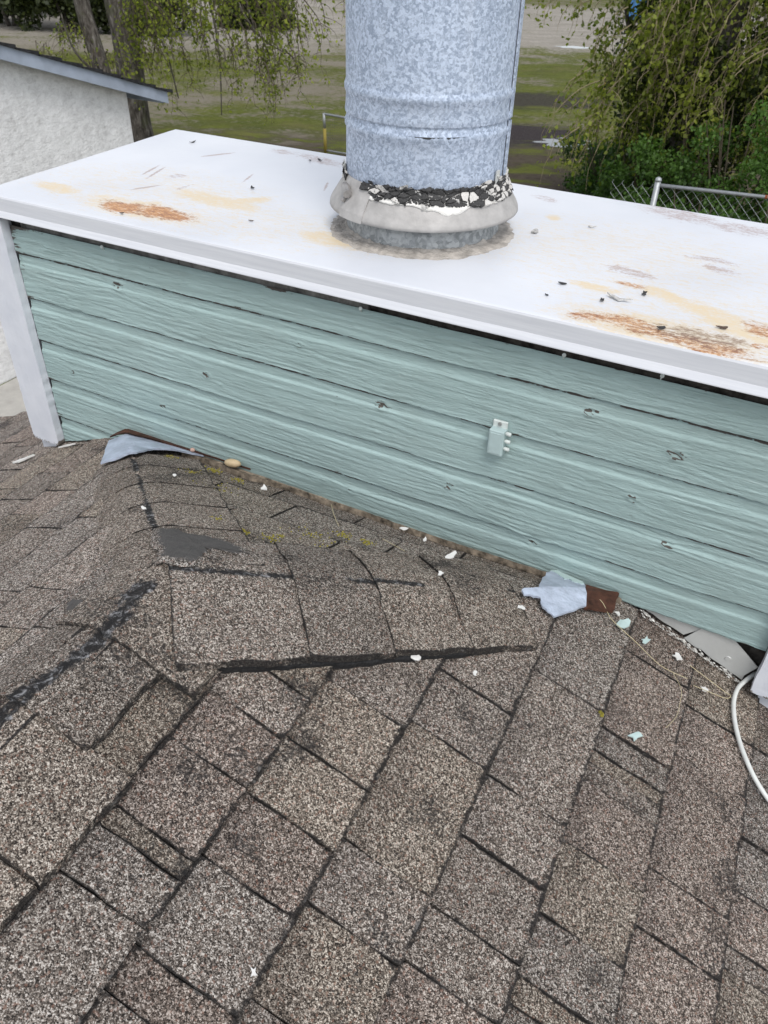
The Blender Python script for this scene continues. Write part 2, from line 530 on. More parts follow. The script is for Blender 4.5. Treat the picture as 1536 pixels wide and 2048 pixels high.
M['concrete'] = mat_simple("concrete", (.40, .385, .355), .9, .2, 0, 5, .15, (25, .006))
M['field'] = mat_field()
M['bark'] = mat_bark()
M['twig'] = mat_simple("twig", (.085, .070, .052), .9, .1)
M['twigpale'] = mat_simple("pale_twig", (.27, .225, .14), .85, .15)
M['leafdark'] = mat_leaf("ivy_leaf", (.014, .026, .005), (.125, .16, .026), .25)
M['leafbirch'] = mat_leaf("spring_leaf", (.08, .11, .014), (.30, .33, .055), .40)
M['leafbush'] = mat_leaf("bush_leaf", (.020, .052, .008), (.090, .175, .030), .3)
M['leaffar'] = mat_leaf("far_leaf", (.016, .024, .006), (.075, .095, .02), .2)
M['steel'] = mat_simple("fence_steel", (.36, .375, .385), .48, .5, .5, 20, .12)
M['yellow'] = mat_simple("yellow_plastic", (.30, .235, .05), .65, .3)
M['water'] = mat_simple("puddle_water", (.05, .048, .045), .03, .6)
M['blue'] = mat_simple("blue_plastic", (.055, .19, .42), .45, .4)
M['bluelight'] = mat_simple("pale_plastic", (.62, .66, .70), .5, .4)
M['mortar'] = mat_simple("house_wall_paint", (.55, .54, .51), .85, .2, 0, 6, .1)

# ------------------------------------------------------------------ roof geometry (metres)
PSI = -0.0354369463
TH = 0.4037543
XR = np.array([math.cos(PSI), -math.sin(PSI), 0.0])
YR = np.array([math.sin(PSI), math.cos(PSI), 0.0])
ZU = np.array([0, 0, 1.0])
UR, ZR, VE = -0.68385, CAMZ - 0.82219, 0.68
T = math.tan(TH)
THH = math.atan(0.264/0.57)
TTH = math.tan(THH)
KH = TTH/T                       # |u-UR| = KH*(v-VE) along the hips
cs, sn = math.cos(TH), math.sin(TH)
ch, sh = math.cos(THH), math.sin(THH)
def right_pt(s, v, h):
    u = UR + s*cs
    return XR*u + YR*v + ZU*(ZR - s*sn) + (XR*sn + ZU*cs)*h
def left_pt(s, v, h):
    u = UR - s*cs
    return XR*u + YR*v + ZU*(ZR - s*sn) + (-XR*sn + ZU*cs)*h
def hip_pt(f, w, h):             # f down the hip plane, w sideways
    return XR*(UR+w) + YR*(VE + f*ch) + ZU*(ZR - f*sh) + (YR*sh + ZU*ch)*h
def roof_z(x, y):
    u = x*XR[0] + y*XR[1]; v = x*YR[0] + y*YR[1]
    return ZR - max(T*abs(u-UR), TTH*(v-VE))
def on_roof(x, y, h=.012):
    return (x, y, roof_z(x, y) + h)

house = empty("house", (float(XR[0]*UR), float(XR[1]*UR), 0.0))
tag(house, "low house under a worn brown shingle roof, filling the foreground", "house")

# plain body below the roof
V0, V1 = -1.6, 1.705
SMAX = 2.6
mb = MB()
def quad(mb, a, b, c, d): mb.add([a, b, c, d], [(0, 1, 2, 3)])
dk = -.014
vh = VE + (SMAX*cs)/KH
sc_ = KH*(1.30-VE)/cs
for fn_ in (right_pt, left_pt):
    mb.add([fn_(0, V0, dk), fn_(SMAX, V0, dk), fn_(SMAX, V1, dk), fn_(sc_, V1, dk), fn_(sc_, 1.30, dk), fn_(0, VE, dk)], [(0, 1, 2, 4, 5), (2, 3, 4)])
wd = 1.085*(1.30-VE)
mb.add([hip_pt(0, 0, dk), hip_pt((1.30-VE)/ch, wd, dk), hip_pt((1.30-VE)/ch, -wd, dk)], [(0, 1, 2)])
mb.build("roof_deck", M['asphalt'], house)
ul, uh = UR-SMAX*cs+.30, UR+SMAX*cs-.30
def XY(u, v, z): return tuple(XR*u + YR*v + ZU*z)
mb = MB()
ze = ZR - SMAX*sn
zi = ZR - (SMAX*cs-.30)*T - .06
vs = []
for v in (V1-.22, V0+.2):
    vs += [XY(ul, v, 0.0), XY(uh, v, 0.0), XY(uh, v, zi), XY(UR+.66, v, ZR-.66*T-.06), XY(UR-.66, v, ZR-.66*T-.06), XY(ul, v, zi)]
mb.add(vs, [(0,1,2,3,4,5), (11,10,9,8,7,6), (0,5,11,6), (1,7,8,2)])
mb.build("wall", M['mortar'], house)

# one tab --------------------------------------------------------
def tab(fn, s0, s1, va, vb, clampf=None, lift=0.0, flip=False, tone=None, name="shingle", under=.03, gap=.0008, tarv=None):
    srow = [s0-under, s0+.0035, s0+.011, s0+(s1-s0)*.4, s0+(s1-s0)*.72, s1-.012, s1]
    nv = max(4, int((vb-va)/.028))
    va2, vb2 = va+gap, vb-gap
    vcol = [va2, va2+.006] + [va2+.006+(vb2-va2-.012)*i/nv for i in range(1, nv)] + [vb2-.006, vb2]
    V = []; ed = []; frs = []
    ns, nc = len(srow), len(vcol)
    jb = [random.uniform(-.0022, .0022) for _ in range(nc)]
    ja = [random.uniform(-.0018, .0018) for _ in range(ns)]
    jc = [random.uniform(-.0018, .0018) for _ in range(ns)]
    tilt = random.uniform(-.0012, .0012); cu = random.uniform(0, .0022)
    skew = random.uniform(-.004, .004)
    for i, s in enumerate(srow):
        for j, v in enumerate(vcol):
            q = (s-s0)/(s1-s0)
            ss = s + (jb[j] if i == ns-1 else 0) + (skew*(v-(va+vb)/2)/(vb-va) if i >= ns-2 else 0)
            vv = v + (ja[i] if j < 2 else jc[i] if j >= nc-2 else 0)
            h = -.003 + .0095*max(q, -.3) + tilt*q*(j-nc/2)/nc*2 + lift*(1 if i > 0 else .2)
            if i == ns-1: h += cu*math.sin(j*1.3)*.6
            if clampf: ss, vv = clampf(ss, vv)
            V.append(fn(ss, vv, h))
            e = 0.0
            if i == ns-1: e = 1.0
            elif j == 0 or j == nc-1: e = .97
            elif i == ns-2: e = .38
            elif j == 1 or j == nc-2: e = .22
            if i == 1: e = max(e, .92)  # dirt and contact shadow of the butt above, painted in
            elif i == 2: e = max(e, .12)
            elif i == 0: e = 1.0
            ed.append(e); frs.append(max(0, min(1, q)))
    F = []
    for i in range(ns-1):
        for j in range(nc-1):
            F.append((i*nc+j, (i+1)*nc+j, (i+1)*nc+j+1, i*nc+j+1))
    # skirt: left side, butt edge, right side
    loop = [i*nc for i in range(ns)] + [(ns-1)*nc+j for j in range(1, nc)] + [i*nc+nc-1 for i in range(ns-2, -1, -1)]
    nb = len(V)
    zero = np.array(fn(0, 0, 0)); nrm = np.array(fn(0, 0, 1)) - zero
    for k in loop:
        V.append(np.array(V[k]) - nrm*.0075); ed.append(1.0); frs.append(frs[k])
    for k in range(len(loop)-1):
        F.append((loop[k], nb+k, nb+k+1, loop[k+1]))
    if flip: F = [tuple(reversed(f)) for f in F]
    return V, F, ed, frs

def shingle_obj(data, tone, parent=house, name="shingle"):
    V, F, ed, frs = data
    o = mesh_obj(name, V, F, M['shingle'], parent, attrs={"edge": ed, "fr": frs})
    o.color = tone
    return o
def tone(base=1.0, pal=None):
    v = base*random.uniform(.78, 1.06)
    t = random.choice(pal or [(1.03, .985, .94), (1.06, .975, .92), (1.05, .99, .90), (1.0, .975, .945)])
    return (v*t[0], v*t[1], v*t[2], 1)

def crease_v(s): return VE + s*cs/KH
def clamp_side(s, v):
    c = crease_v(max(s, 0))
    if c < 1.29: v = min(v, c+.01)
    return s, v
def clamp_hip(f, w):
    m = KH*max(f, 0)*ch + .01
    return f, max(-m, min(m, w))

OUT = []      # tabs outside the frame, joined
def course(fn, s0, s1, cuts, vmin, vmax, flip, base, vis, strips=(), avg=.26):
    cuts = sorted(cuts)
    if not cuts: cuts = [random.uniform(.3, .6)]
    while cuts[0] > vmin: cuts.insert(0, cuts[0]-random.uniform(avg*.6, avg*1.4))
    while cuts[-1] < vmax: cuts.append(cuts[-1]+random.uniform(avg*.6, avg*1.4))
    cuts[0] = max(cuts[0], vmin); cuts[-1] = vmax
    if len(cuts) > 2 and cuts[-1]-cuts[-2] < .02: cuts.pop(-2)
    for a, b in zip(cuts, cuts[1:]):
        if b-a < .004: continue
        m = (s0+s1)/2
        if crease_v(m) < 1.29 and a > crease_v(s1)+.005: continue
        narrow = b-a < .06
        lift = random.uniform(0, .0035) - (.004 if narrow else 0)
        d = tab(fn, s0, s1, a, b, clamp_side, lift, flip)
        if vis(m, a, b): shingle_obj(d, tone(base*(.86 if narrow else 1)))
        else: OUT.append(d)

# right slope: measured courses and cuts
EDGE = [.0, .165, .292, .432, .574, .718, .858, 1.003, 1.146, 1.288, 1.43, 1.57, 1.71, 1.85, 1.99, 2.13, 2.27, 2.41, 2.55]
CUT = {1: [.647, .570, .481, .368, .340, .275, .118, -.02],
       2: [.702, .581, .481, .383, .262, .209, .03],
       3: [.845, .729, .510, .414, .290, .10],
       4: [.969, .729, .620, .508, .428, .20],
       5: [1.143, .951, .900, .872, .832, .714, .592, .502, .466, .27],
       6: [1.38, 1.117, .997, .765, .668, .557, .34],
       7: [1.192, 1.127, .928, .910, .827, .734, .700, .45]}
def vis_r(s, a, b):
    lim = -.15 + .62*s
    return s < 1.36 and b > lim and a < 1.32
for i in range(len(EDGE)-1):
    cuts = list(CUT.get(i, []))
    course(right_pt, EDGE[i], EDGE[i+1], cuts, V0, V1, False, 1.0, vis_r)
# left slope
LEDGE = [0, .16, .30, .44, .58, .72, .866] + [.866+.1425*k for k in range(1, 13)]
LCUT = {5: [1.118, .99], 4: [1.013, .912], 3: [.848], 2: [.604, .638], 1: [.639, .540], 0: [.54], 10: [1.60], 9: [1.58], 6: [1.29, 1.06], 7: [1.18, 1.42, 1.53]}
def vis_l(s, a, b):
    return s < 1.95 and b > .05+.42*s and a < 1.705
for i in range(len(LEDGE)-1):
    course(left_pt, LEDGE[i], LEDGE[i+1], list(LCUT.get(i, [])), V0, V1, True, 1.16, vis_l)
# small hip slope in front of the chase
FE = [.0, .13, .27, .41, .55, .69, .76]
HC = {1: [0.02], 2: [-.14, .10], 3: [-.075, .18, -.27], 4: [-.165, .05, .30, -.40], 5: [-.30, -.06, .19, .42]}
for i in range(len(FE)-1):
    m = KH*FE[i+1]*ch
    c = sorted([-m] + [x for x in HC.get(i, []) if abs(x) < m-.02] + [m])
    for a, b in zip(c, c[1:]):
        shingle_obj(tab(hip_pt, FE[i], FE[i+1], a, b, clamp_hip, 0, True, gap=.002), tone(1.0, [(1.02, .99, .92), (1.0, .98, .94)]))
# outside the picture
if OUT:
    Vs = []; Fs = []; E_ = []; Q_ = []
    for V, F, ed, fr in OUT:
        n = len(Vs); Vs += list(V); Fs += [tuple(i+n for i in f) for f in F]; E_ += ed; Q_ += fr
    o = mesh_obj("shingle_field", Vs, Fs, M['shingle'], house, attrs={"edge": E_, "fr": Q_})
    o["kind"] = "stuff"

# caps bent over ridge and hips -------------------------------------
def cap_piece(fa, fb, d0, d1, wa, wb, h0, h1, fold=.02, tar=None, name="ridge_cap", skew=0.0, drop=.009, lowlift=0.0, esc=1.0, noleft=False, taper=0.0):
    """fa(t,d,h)/fb: t away from the crease on either side, d along the crease"""
    ts = [-wa, -wa+.008, -wa*.62, -wa*.3, -.03, -.012, 0, .012, .03, wb*.3, wb*.62, wb-.008, wb]
    nd = max(3, int((d1-d0)/.03))
    ds = [d0, d0+.007] + [d0+(d1-d0)*i/nd for i in range(1, nd)] + [d1-.007, d1]
    V = []; ed = []; fr = []; ta = []
    nt = len(ts); n_d = len(ds)
    jl = [random.uniform(-.003, .003) for _ in ds]; jr = [random.uniform(-.003, .003) for _ in ds]
    j0 = [random.uniform(-.002, .002) for _ in ts]; j1 = [random.uniform(-.002, .002) for _ in ts]
    for i, d in enumerate(ds):
        q = (d-d0)/(d1-d0)
        for j, t in enumerate(ts):
            h = h0 + (h1-h0)*q - .006*math.exp(-(t/.016)**2) + random.uniform(-.0006, .0006)
            if t > 0: h += lowlift*(t/wb)**2
            if noleft and t < 0: h *= 1-.85*(t/wa)**2
            dd = d + (j0[j] if i == 0 else j1[j] if i == n_d-1 else 0) + skew*t
            tt = t*(1 - taper*d if t > 0 else 1) + (jl[i] if j < 2 else jr[i] if j >= nt-2 else 0)
            p = fa(-tt, dd, h) if tt < 0 else fb(tt, dd, h)
            V.append(p)
            e = 0
            if i in (0, n_d-1) or j in (0, nt-1): e = 1
            elif i in (1, n_d-2) or j in (1, nt-2): e = .25
            e *= esc*(.25 if noleft and t < -.03 else 1)
            ed.append(e); fr.append(.9); ta.append(tar(t, d) if tar else 0)
    F = []
    for i in range(n_d-1):
        for j in range(nt-1):
            F.append((i*nt+j, i*nt+j+1, (i+1)*nt+j+1, (i+1)*nt+j))
    loop = [j for j in range(nt)] + [i*nt+nt-1 for i in range(1, n_d)] + [(n_d-1)*nt+j for j in range(nt-2, -1, -1)] + [i*nt for i in range(n_d-2, 0, -1)]
    nb = len(V)
    for k in loop:
        V.append(np.array(V[k]) - ZU*drop); ed.append(1); fr.append(.9); ta.append(ta[k])
    L = len(loop)
    for k in range(L):
        F.append((loop[k], loop[(k+1) % L], nb+(k+1) % L, nb+k))
    o = mesh_obj(name, V, F, M['shingle'], house, attrs={"edge": ed, "fr": fr, "tar": ta})
    o.color = tone(1.0, [(1.04, .99, .92), (1.02, .98, .93)])
    return o

rl = lambda t, d, h: left_pt(t, d, h)
rr = lambda t, d, h: right_pt(t, d, h)
def ridge_tar(t, d):
    k = 1.0 if .25 < d < .66 else .35
    w = .005 + .020*float(vnoise(d*14, 2.2, 5))
    k *= .62+.6*float(vnoise(d*33, t*60+9, 6))
    return k*math.exp(-((t+.006*math.sin(d*21))/w)**2)
RC = [(.534, .70, .082, .158), (.392, .540, .088, .100), (.245, .398, .085, .166), (.09, .244, .10, .164), (-.05, .096, .10, .164),
      (-.20, -.045, .1, .15), (-.35, -.195, .1, .15), (-.5, -.345, .1, .15)]
for i, (d0, d1, wa, wb) in enumerate(RC):
    b = .020 - .0013*i
    cap_piece(rl, rr, d0, d1, wa, wb, b+.004, b-.002, tar=ridge_tar, drop=.012, esc=.84)
# hips: distance d along crease on each slope measured so both sides meet on the crease
HLEN = math.sqrt((KH)**2 + 1 + TTH**2)       # crease length per metre of v
def hip_frame(sign):
    dv = 1.0/HLEN
    # side slope: crease point (s,v) and the in-plane direction square to the crease
    c_s, c_v = dv*KH/cs, dv                   # slope coords per metre of crease
    n = math.hypot(c_s, c_v); c_s /= n; c_v /= n
    c_f, c_w = dv/ch, dv*KH
    n = math.hypot(c_f, c_w); c_f /= n; c_w /= n
    fn = right_pt if sign > 0 else left_pt
    def side(t, d, h): return fn(c_s*d + c_v*t, VE + c_v*d - c_s*t, h)
    def hip(t, d, h): return hip_pt(c_f*d + c_w*t, sign*(c_w*d - c_f*t), h)
    return side, hip
sideR, hipR = hip_frame(1)
sideL, hipL = hip_frame(-1)
def hip_tar(t, d): return .80*math.exp(-(t/.011)**2)*float(vnoise(d*12, 7.7, 8) > .42)
for i, (d0, d1) in enumerate([(.0, .205), (.20, .350), (.345, .497), (.49, .635)]):
    cap_piece(hipR, sideR, d0, d1, .13, .174, .025-.001*i, .019-.001*i, tar=hip_tar, lowlift=.012 if i < 3 else .004, taper=.477, drop=.013)
for i, (d0, d1) in enumerate([(.02, .20), (.195, .345), (.34, .49), (.485, .635), (.63, .75)]):
    cap_piece(sideL, hipL, d0, d1, .10, .158, .0195-.0012*i, .0165-.0012*i, tar=lambda t, d: (.62+.4*float(vnoise(d*23, 3.7, 9)))*math.exp(-(t/.007)**2), drop=.014, esc=1.05, noleft=True)
# black under-strip that shows below the lifted hip caps
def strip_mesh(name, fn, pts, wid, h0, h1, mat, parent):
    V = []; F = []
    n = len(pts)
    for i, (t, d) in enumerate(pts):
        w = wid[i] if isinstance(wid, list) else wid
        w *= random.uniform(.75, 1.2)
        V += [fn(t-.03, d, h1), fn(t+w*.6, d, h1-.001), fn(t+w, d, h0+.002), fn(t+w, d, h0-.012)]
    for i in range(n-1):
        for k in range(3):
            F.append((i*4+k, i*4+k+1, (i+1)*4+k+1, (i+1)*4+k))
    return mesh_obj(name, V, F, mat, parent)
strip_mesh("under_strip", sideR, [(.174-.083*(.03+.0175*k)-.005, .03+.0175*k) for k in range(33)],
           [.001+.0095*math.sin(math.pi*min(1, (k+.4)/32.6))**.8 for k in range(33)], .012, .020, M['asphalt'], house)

# grey roof-cement patches
def patch(name, xy, mat, h, thick, parent, label=None):
    n = len(xy)
    cx = sum(p[0] for p in xy)/n; cy = sum(p[1] for p in xy)/n
    ring = []
    for i in range(n):
        a = xy[i]; b = xy[(i+1) % n]
        for k in range(4):
            q = k/4
            ring.append((a[0]+(b[0]-a[0])*q + random.uniform(-.0022, .0022), a[1]+(b[1]-a[1])*q + random.uniform(-.0022, .0022)))
    m = len(ring)
    V = []; F = []; ce = []
    for sc, dh, c_ in ((1.22, -thick*1.5, 0), (1.12, -thick*.4, .1), (1.0, thick*.5, .55), (.84, thick, .85), (.5, thick*1.2, 1.0), (.2, thick*1.1, 1.0)):
        for (x, y) in ring:
            xx = cx+(x-cx)*sc; yy = cy+(y-cy)*sc
            V.append(on_roof(xx, yy, h+dh+random.uniform(-.0006, .0006))); ce.append(c_)
    V.append(on_roof(cx, cy, h+thick)); ce.append(1.0)
    for r in range(5):
        for i in range(m):
            F.append((r*m+i, r*m+(i+1) % m, (r+1)*m+(i+1) % m, (r+1)*m+i))
    for i in range(m): F.append((5*m+i, 5*m+(i+1) % m, 6*m))
    o = mesh_obj(name, V, F, M['shingle'], parent, attrs={"cem": ce, "fr": [.9]*len(V)})
    o.color = (.95, .94, .92, 1)
    return o
patch("cement_patch", [(-0.779,0.718),(-0.809,0.758),(-0.801,0.78),(-0.772,0.781),(-0.751,0.796),(-0.727,0.806),(-0.694,0.805),(-0.662,0.791),(-0.668,0.772),(-0.693,0.765),(-0.708,0.752),(-0.688,0.717),(-0.687,0.693),(-0.708,0.678),(-0.727,0.672),(-0.75,0.701)], M['cement'], .0265, .003, house)
patch("cement_patch", [(-0.609,0.548),(-0.613,0.558),(-0.601,0.567),(-0.597,0.576),(-0.585,0.571),(-0.575,0.556),(-0.576,0.543),(-0.586,0.537),(-0.597,0.539)], M['cement'], .0195, .002, house)
patch("cement_patch", [(-0.828,0.558),(-0.828,0.571),(-0.805,0.571),(-0.79,0.563),(-0.794,0.548),(-0.806,0.544)], M['cement'], .014, .003, house)

# bent metal flashings on the roof
def sheet(name, xy, mat, h, parent, th=.0015, sub=3, lift=None):
    n = len(xy)
    cx = sum(p[0] for p in xy)/n; cy = sum(p[1] for p in xy)/n
    ring = []
    for i in range(n):
        a = xy[i]; b = xy[(i+1) % n]
        for k in range(sub):
            q = k/sub
            ring.append((a[0]+(b[0]-a[0])*q + random.uniform(-.0022, .0022)*(k > 0), a[1]+(b[1]-a[1])*q + random.uniform(-.0022, .0022)*(k > 0)))
    m = len(ring); V = []; F = []
    for sc, dh in ((1, -th*3), (1, 0), (.75, 0), (.5, 0), (.25, 0)):
        for (x, y) in ring:
            xx = cx+(x-cx)*sc; yy = cy+(y-cy)*sc
            V.append(on_roof(xx, yy, h+dh+(lift(xx, yy) if lift else 0)))
    V.append(on_roof(cx, cy, h+(lift(cx, cy) if lift else 0)))
    for r in range(4):
        for i in range(m):
            F.append((r*m+i, r*m+(i+1) % m, (r+1)*m+(i+1) % m, (r+1)*m+i))
    for i in range(m): F.append((4*m+i, 4*m+(i+1) % m, 5*m))
    return mesh_obj(name, V, F, mat, parent)
f = sheet("flashing", [(-1.39,1.185),(-1.278,1.052),(-1.238,1.074),(-1.211,1.104),(-1.225,1.173),(-1.204,1.209),(-1.136,1.244),(-1.212,1.254),(-1.283,1.258),(-1.352,1.26),(-1.358,1.209)], M['flash'], .022, house, sub=5, lift=lambda x, y: .006*float(fbm(x*14, y*14, 630, 3)))
f["label"] = "bent pale blue flashing sheet over the left hip"
f = sheet("flashing", [(-1.40,1.20),(-1.36,1.225),(-1.25,1.236),(-1.13,1.243),(-1.0,1.248),(-1.0,1.2585),(-1.2,1.2585),(-1.38,1.2585)], M['rustmetal'], .030, house)
f["label"] = "rusted strip of flashing under the left end of the siding"
f = sheet("flashing", [(-0.262,1.082),(-0.239,1.112),(-0.251,1.212),(-0.238,1.244),(-0.177,1.224),(-0.152,1.152),(-0.193,1.072),(-0.221,1.08),(-0.229,1.095),(-0.255,1.074)], M['flash'], .024, house, sub=5, lift=lambda x, y: .006*float(fbm(x*16, y*16, 620, 3)))
f["label"] = "torn pale blue flashing sheet over the right hip"
f2_ = sheet("peeling_paint", [(-0.247,1.228),(-0.236,1.243),(-0.180,1.2245),(-0.174,1.212),(-0.190,1.206),(-0.205,1.214),(-0.212,1.204),(-0.228,1.220)], M['chipteal'], .0285, house)
f = sheet("flashing", [(-0.178,1.226),(-0.129,1.238),(-0.108,1.245),(-0.106,1.189),(-0.135,1.163),(-0.154,1.146)], M['rustmetal'], .018, house, sub=5, lift=lambda x, y: .009*float(fbm(x*22, y*22, 640, 3)))
f["label"] = "dark rusted flashing corner beside the step flashing"
for xs in ([(-1.752,1.150),(-1.705,1.186),(-1.695,1.184),(-1.722,1.148)], [(-1.63,1.215),(-1.60,1.224),(-1.57,1.226),(-1.60,1.218)]):
    sheet("flashing", xs, M['chipwhite'], .014, house)
# weathered strip where roof meets the siding
V = []; F = []
n = 150
for i in range(n):
    x = -1.20 + 1.10*i/(n-1)
    y = 1.256
    w = .007 + .015*float(vnoise(x*9, 3.1, 21)) + .005*float(vnoise(x*60, 1.1, 22))
    z = max(roof_z(x, 1.25), CAMZ-1.10)
    V += [(x, 1.262, CAMZ-1.078), (x, 1.246, CAMZ-1.085-.002*float(vnoise(x*40, 0, 3))), (x, 1.250-w, roof_z(x, 1.25-w)+.019), (x, 1.248-w, roof_z(x, 1.25-w)+.004)]
for i in range(n-1):
    for k in range(3): F.append((i*4+k, i*4+k+1, (i+1)*4+k+1, (i+1)*4+k))
mesh_obj("flashing", V, F, mat_simple("stained_flashing", (.20, .165, .125), .85, .2, 0, 48, .95, (70, .003)), house)

# ------------------------------------------------------------------ chase
chase = empty("chimney_chase", (-.75, 1.6, 0.0))
tag(chase, "teal clapboard chimney chase with white corner boards and a rust stained white metal cap", "chimney chase")
XL, XRT = -1.640, .172
FY = 1.25
ZL = [CAMZ-.6055, CAMZ-.667, CAMZ-.7785, CAMZ-.892, CAMZ-1.001, CAMZ-1.117, CAMZ-1.225]
# hidden box of the chase
mb = MB()
mb.box((XL-.02, 1.272, 0.0), (XRT+.02, 1.955, CAMZ-.545))
mb.build("chase_wall", M['darkwood'], chase)
# knots: x, z, radius
KN = [(-1.329, -.689, .02), (-.235, -.695, .016), (-.079, -.732, .018), (-.491, -.943, .016), (-.048, -.92, .014),
      (-.843, -.714, .012), (-1.539, -.959, .011), (-.65, -.80, .02), (-1.10, -.85, .014), (-.30, -1.02, .015), (-.72, -1.04, .013), (-1.25, -.975, .012), (-.13, -.845, .012)]
def siding_board(ztop, zlip, top_plain=False, cut=None, x0=XL, x1=XRT, seed=0):
    nx = int((x1-x0)/.0048)
    xs = np.linspace(x0, x1, nx)
    e = ztop-zlip
    cove = 0 if top_plain else .27*e
    # profile from under the board above down to the lip, then its underside
    prof = []
    if not top_plain:
        for t in (-.012, -.004, .0010, .0030, .0042): prof.append((ztop-t, .0125))
        for t in np.linspace(.0052, cove*.86, 9): prof.append((ztop-t, .0042+.0014*(1-t/cove)))
        for t in np.linspace(.90, .985, 4):
            prof.append((ztop-cove*t, .0040-.0032*((t-.87)/.115)))
    for t in np.linspace(.002 if top_plain else .02, 1, max(5, int((e-cove)/.0024))): prof.append((ztop-cove-(e-cove)*t, .0008*(1-t)-.0005))
    zz = np.array([p[0] for p in prof]); yy = np.array([p[1] for p in prof])
    if top_plain: yy[:3] += np.array([.004, .0015, .0004])
    X, Z = np.meshgrid(xs, zz, indexing='ij')
    Y = np.repeat(yy[None, :], nx, 0)
    # wood grain that swirls round the knots
    zw = Z.copy(); xw = X.copy()
    kd = np.zeros_like(X); crack = np.zeros_like(X)
    for (kx, kz, kr) in KN:
        dx = (X-kx); dz = (Z-(CAMZ+kz))
        r = np.sqrt((dx*.55)**2 + dz**2)
        g = np.exp(-(r/(kr*2.0))**2)
        zw = zw + g*np.sign(dz+1e-6)*kr*1.1*(np.abs(dz)/(np.abs(dz)+kr*.5))
        kd += np.exp(-((dx*.8)**2+dz**2)/(kr*.55)**2)
        crack += np.exp(-((dx*.6)**2+dz**2)/(kr*.62)**2)*(vnoise(X*170+Z*90, Z*330, 40) > .56)
    zw = zw + .006*(fbm(X*2.1, Z*5, 50+seed)-.5) + .004*(fbm(X*9, Z*14, 51+seed)-.5)
    g1 = fbm(X*8+seed*9, zw*210, 60+seed, 4)
    g2 = np.abs(fbm(X*13+seed*3, zw*280, 70+seed, 3)-.5)*2
    patchy = sstep(.35, .65, fbm(X*4, Z*14, 90+seed, 3))
    disp = (g1-.5)*.0034 + (.35-g2)*.0024*patchy + .0016*(fbm(X*3, Z*7, 95, 2)-.5)
    disp += .0026*np.exp(-((kd-.45)/.22)**2) - .0016*np.clip(kd-.6, 0, 1)
    Y = Y - disp
    # raised nail heads
    for (kx, kz, kr) in [(x, zlip-CAMZ+.028, .004) for x in np.arange(x0+.11+.03*(seed % 3), x1, .405)]:
        r = np.hypot(X-kx, Z-(CAMZ+kz)); Y = Y - .0016*sstep(kr*1.25, kr*.8, r)
    # wavy lower lip
    wave = .0028*(fbm(X*6, X*0+seed, 33+seed, 3)-.5)*2 + .0014*(vnoise(X*90, X*0+seed, 36)-.5)
    lower = sstep(zlip+.03, zlip, Z)
    Z = Z + wave*lower
    if cut is not None:
        zc = cut(X)
        Z = np.maximum(Z, zc + .0025*(vnoise(X*70, X*0, 44)-.5))
    # paint loss, plus shade painted under the laps
    left = sstep(x0+.055, x0+.004, X)*.34
    lip = sstep(zlip+.006, zlip, Z)*.22
    pe = left + lip + crack*1.05 + .30*sstep(.69, .80, fbm(X*8, Z*30, 80+seed, 3)) + .08
    if not top_plain: pe = pe + .75*sstep(ztop-.0066, ztop-.0046, Z)*sstep(.10, .42, fbm(X*14, Z*0+seed, 87, 3))  # dark lap line: board gap plus the shade under the lip, painted in
    pe = pe + .46*np.exp(-((X+.366)/.020)**2-((Z-CAMZ+.792)/.030)**2) + .40*np.exp(-((X+.420)/.012)**2-((Z-CAMZ+.795)/.028)**2)
    if top_plain: pe = pe + sstep(ztop-.014, ztop-.001, Z)*.33 + sstep(x0+.16, x0, X)*.16
    if seed >= 4: pe = pe + sstep(zlip+.05, zlip, Z)*.12
    V = np.stack([X, FY+Y, Z], -1)
    m = len(zz)
    # underside of the lip
    und = np.stack([xs, np.full(nx, FY+.0170), V[:, -1, 2]+.0005], -1)
    V = np.concatenate([V, V[:, -1:, :], und[:, None, :]], 1)
    pe = np.concatenate([pe, pe[:, -1:]+.5, pe[:, -1:]+.5], 1)
    m += 2
    idx = np.arange(nx*m).reshape(nx, m)
    F = np.stack([idx[:-1, :-1], idx[:-1, 1:], idx[1:, 1:], idx[1:, :-1]], -1)
    F = np.delete(F, m-3, axis=1).reshape(-1, 4)
    return mesh_obj("board", V.reshape(-1, 3), F, M['siding'], chase, True, attrs={"peel_shade": pe.ravel()})
siding_board(ZL[0], ZL[1], True, seed=0)
siding_board(ZL[1], ZL[2], seed=1)
siding_board(ZL[2], ZL[3], seed=2)
siding_board(ZL[3], ZL[4], seed=3)
def cut5(X):
    z = np.full_like(X, CAMZ-1.086)
    z = np.where(X < -1.34, CAMZ-1.086-.031*np.clip((-1.34-X)/.05, 0, 1), z)
    return z
siding_board(ZL[4], ZL[5], seed=4, cut=cut5)
def cut6(X):
    return CAMZ-1.198 + (X+1.64)*T*.86
siding_board(ZL[5], ZL[6], seed=5, cut=cut6, x1=-1.41)
# dark frieze under the cap, with a nail or two
mb = MB()
for a, b, mm in ((-1.62, -1.15, .004), (-1.147, -.69, 0), (-.687, .17, .003)):
    mb = MB(); mb.box((a, 1.2595+mm, CAMZ-.640), (b, 1.271, CAMZ-.556), .002)
    mb.build("frieze_board", M['darkwood' if b > .1 else 'greywood'], chase)  # right piece darker: contact shadow under the cap lip put into its colour
for nx_, nz_ in ((-.301, -.5965), (-.136, -.592), (-1.35, -.600), (-.70, -.6)):
    mb = MB()
    mb.tube([(nx_, 1.252, CAMZ+nz_-.012), (nx_+.002, 1.245, CAMZ+nz_-.002)], .0012, 6)
    mb.tube([(nx_+.002, 1.2452, CAMZ+nz_-.0022), (nx_+.0022, 1.2435, CAMZ+nz_-.001)], .0036, 8)
    mb.build("nail", M['connector'], chase)
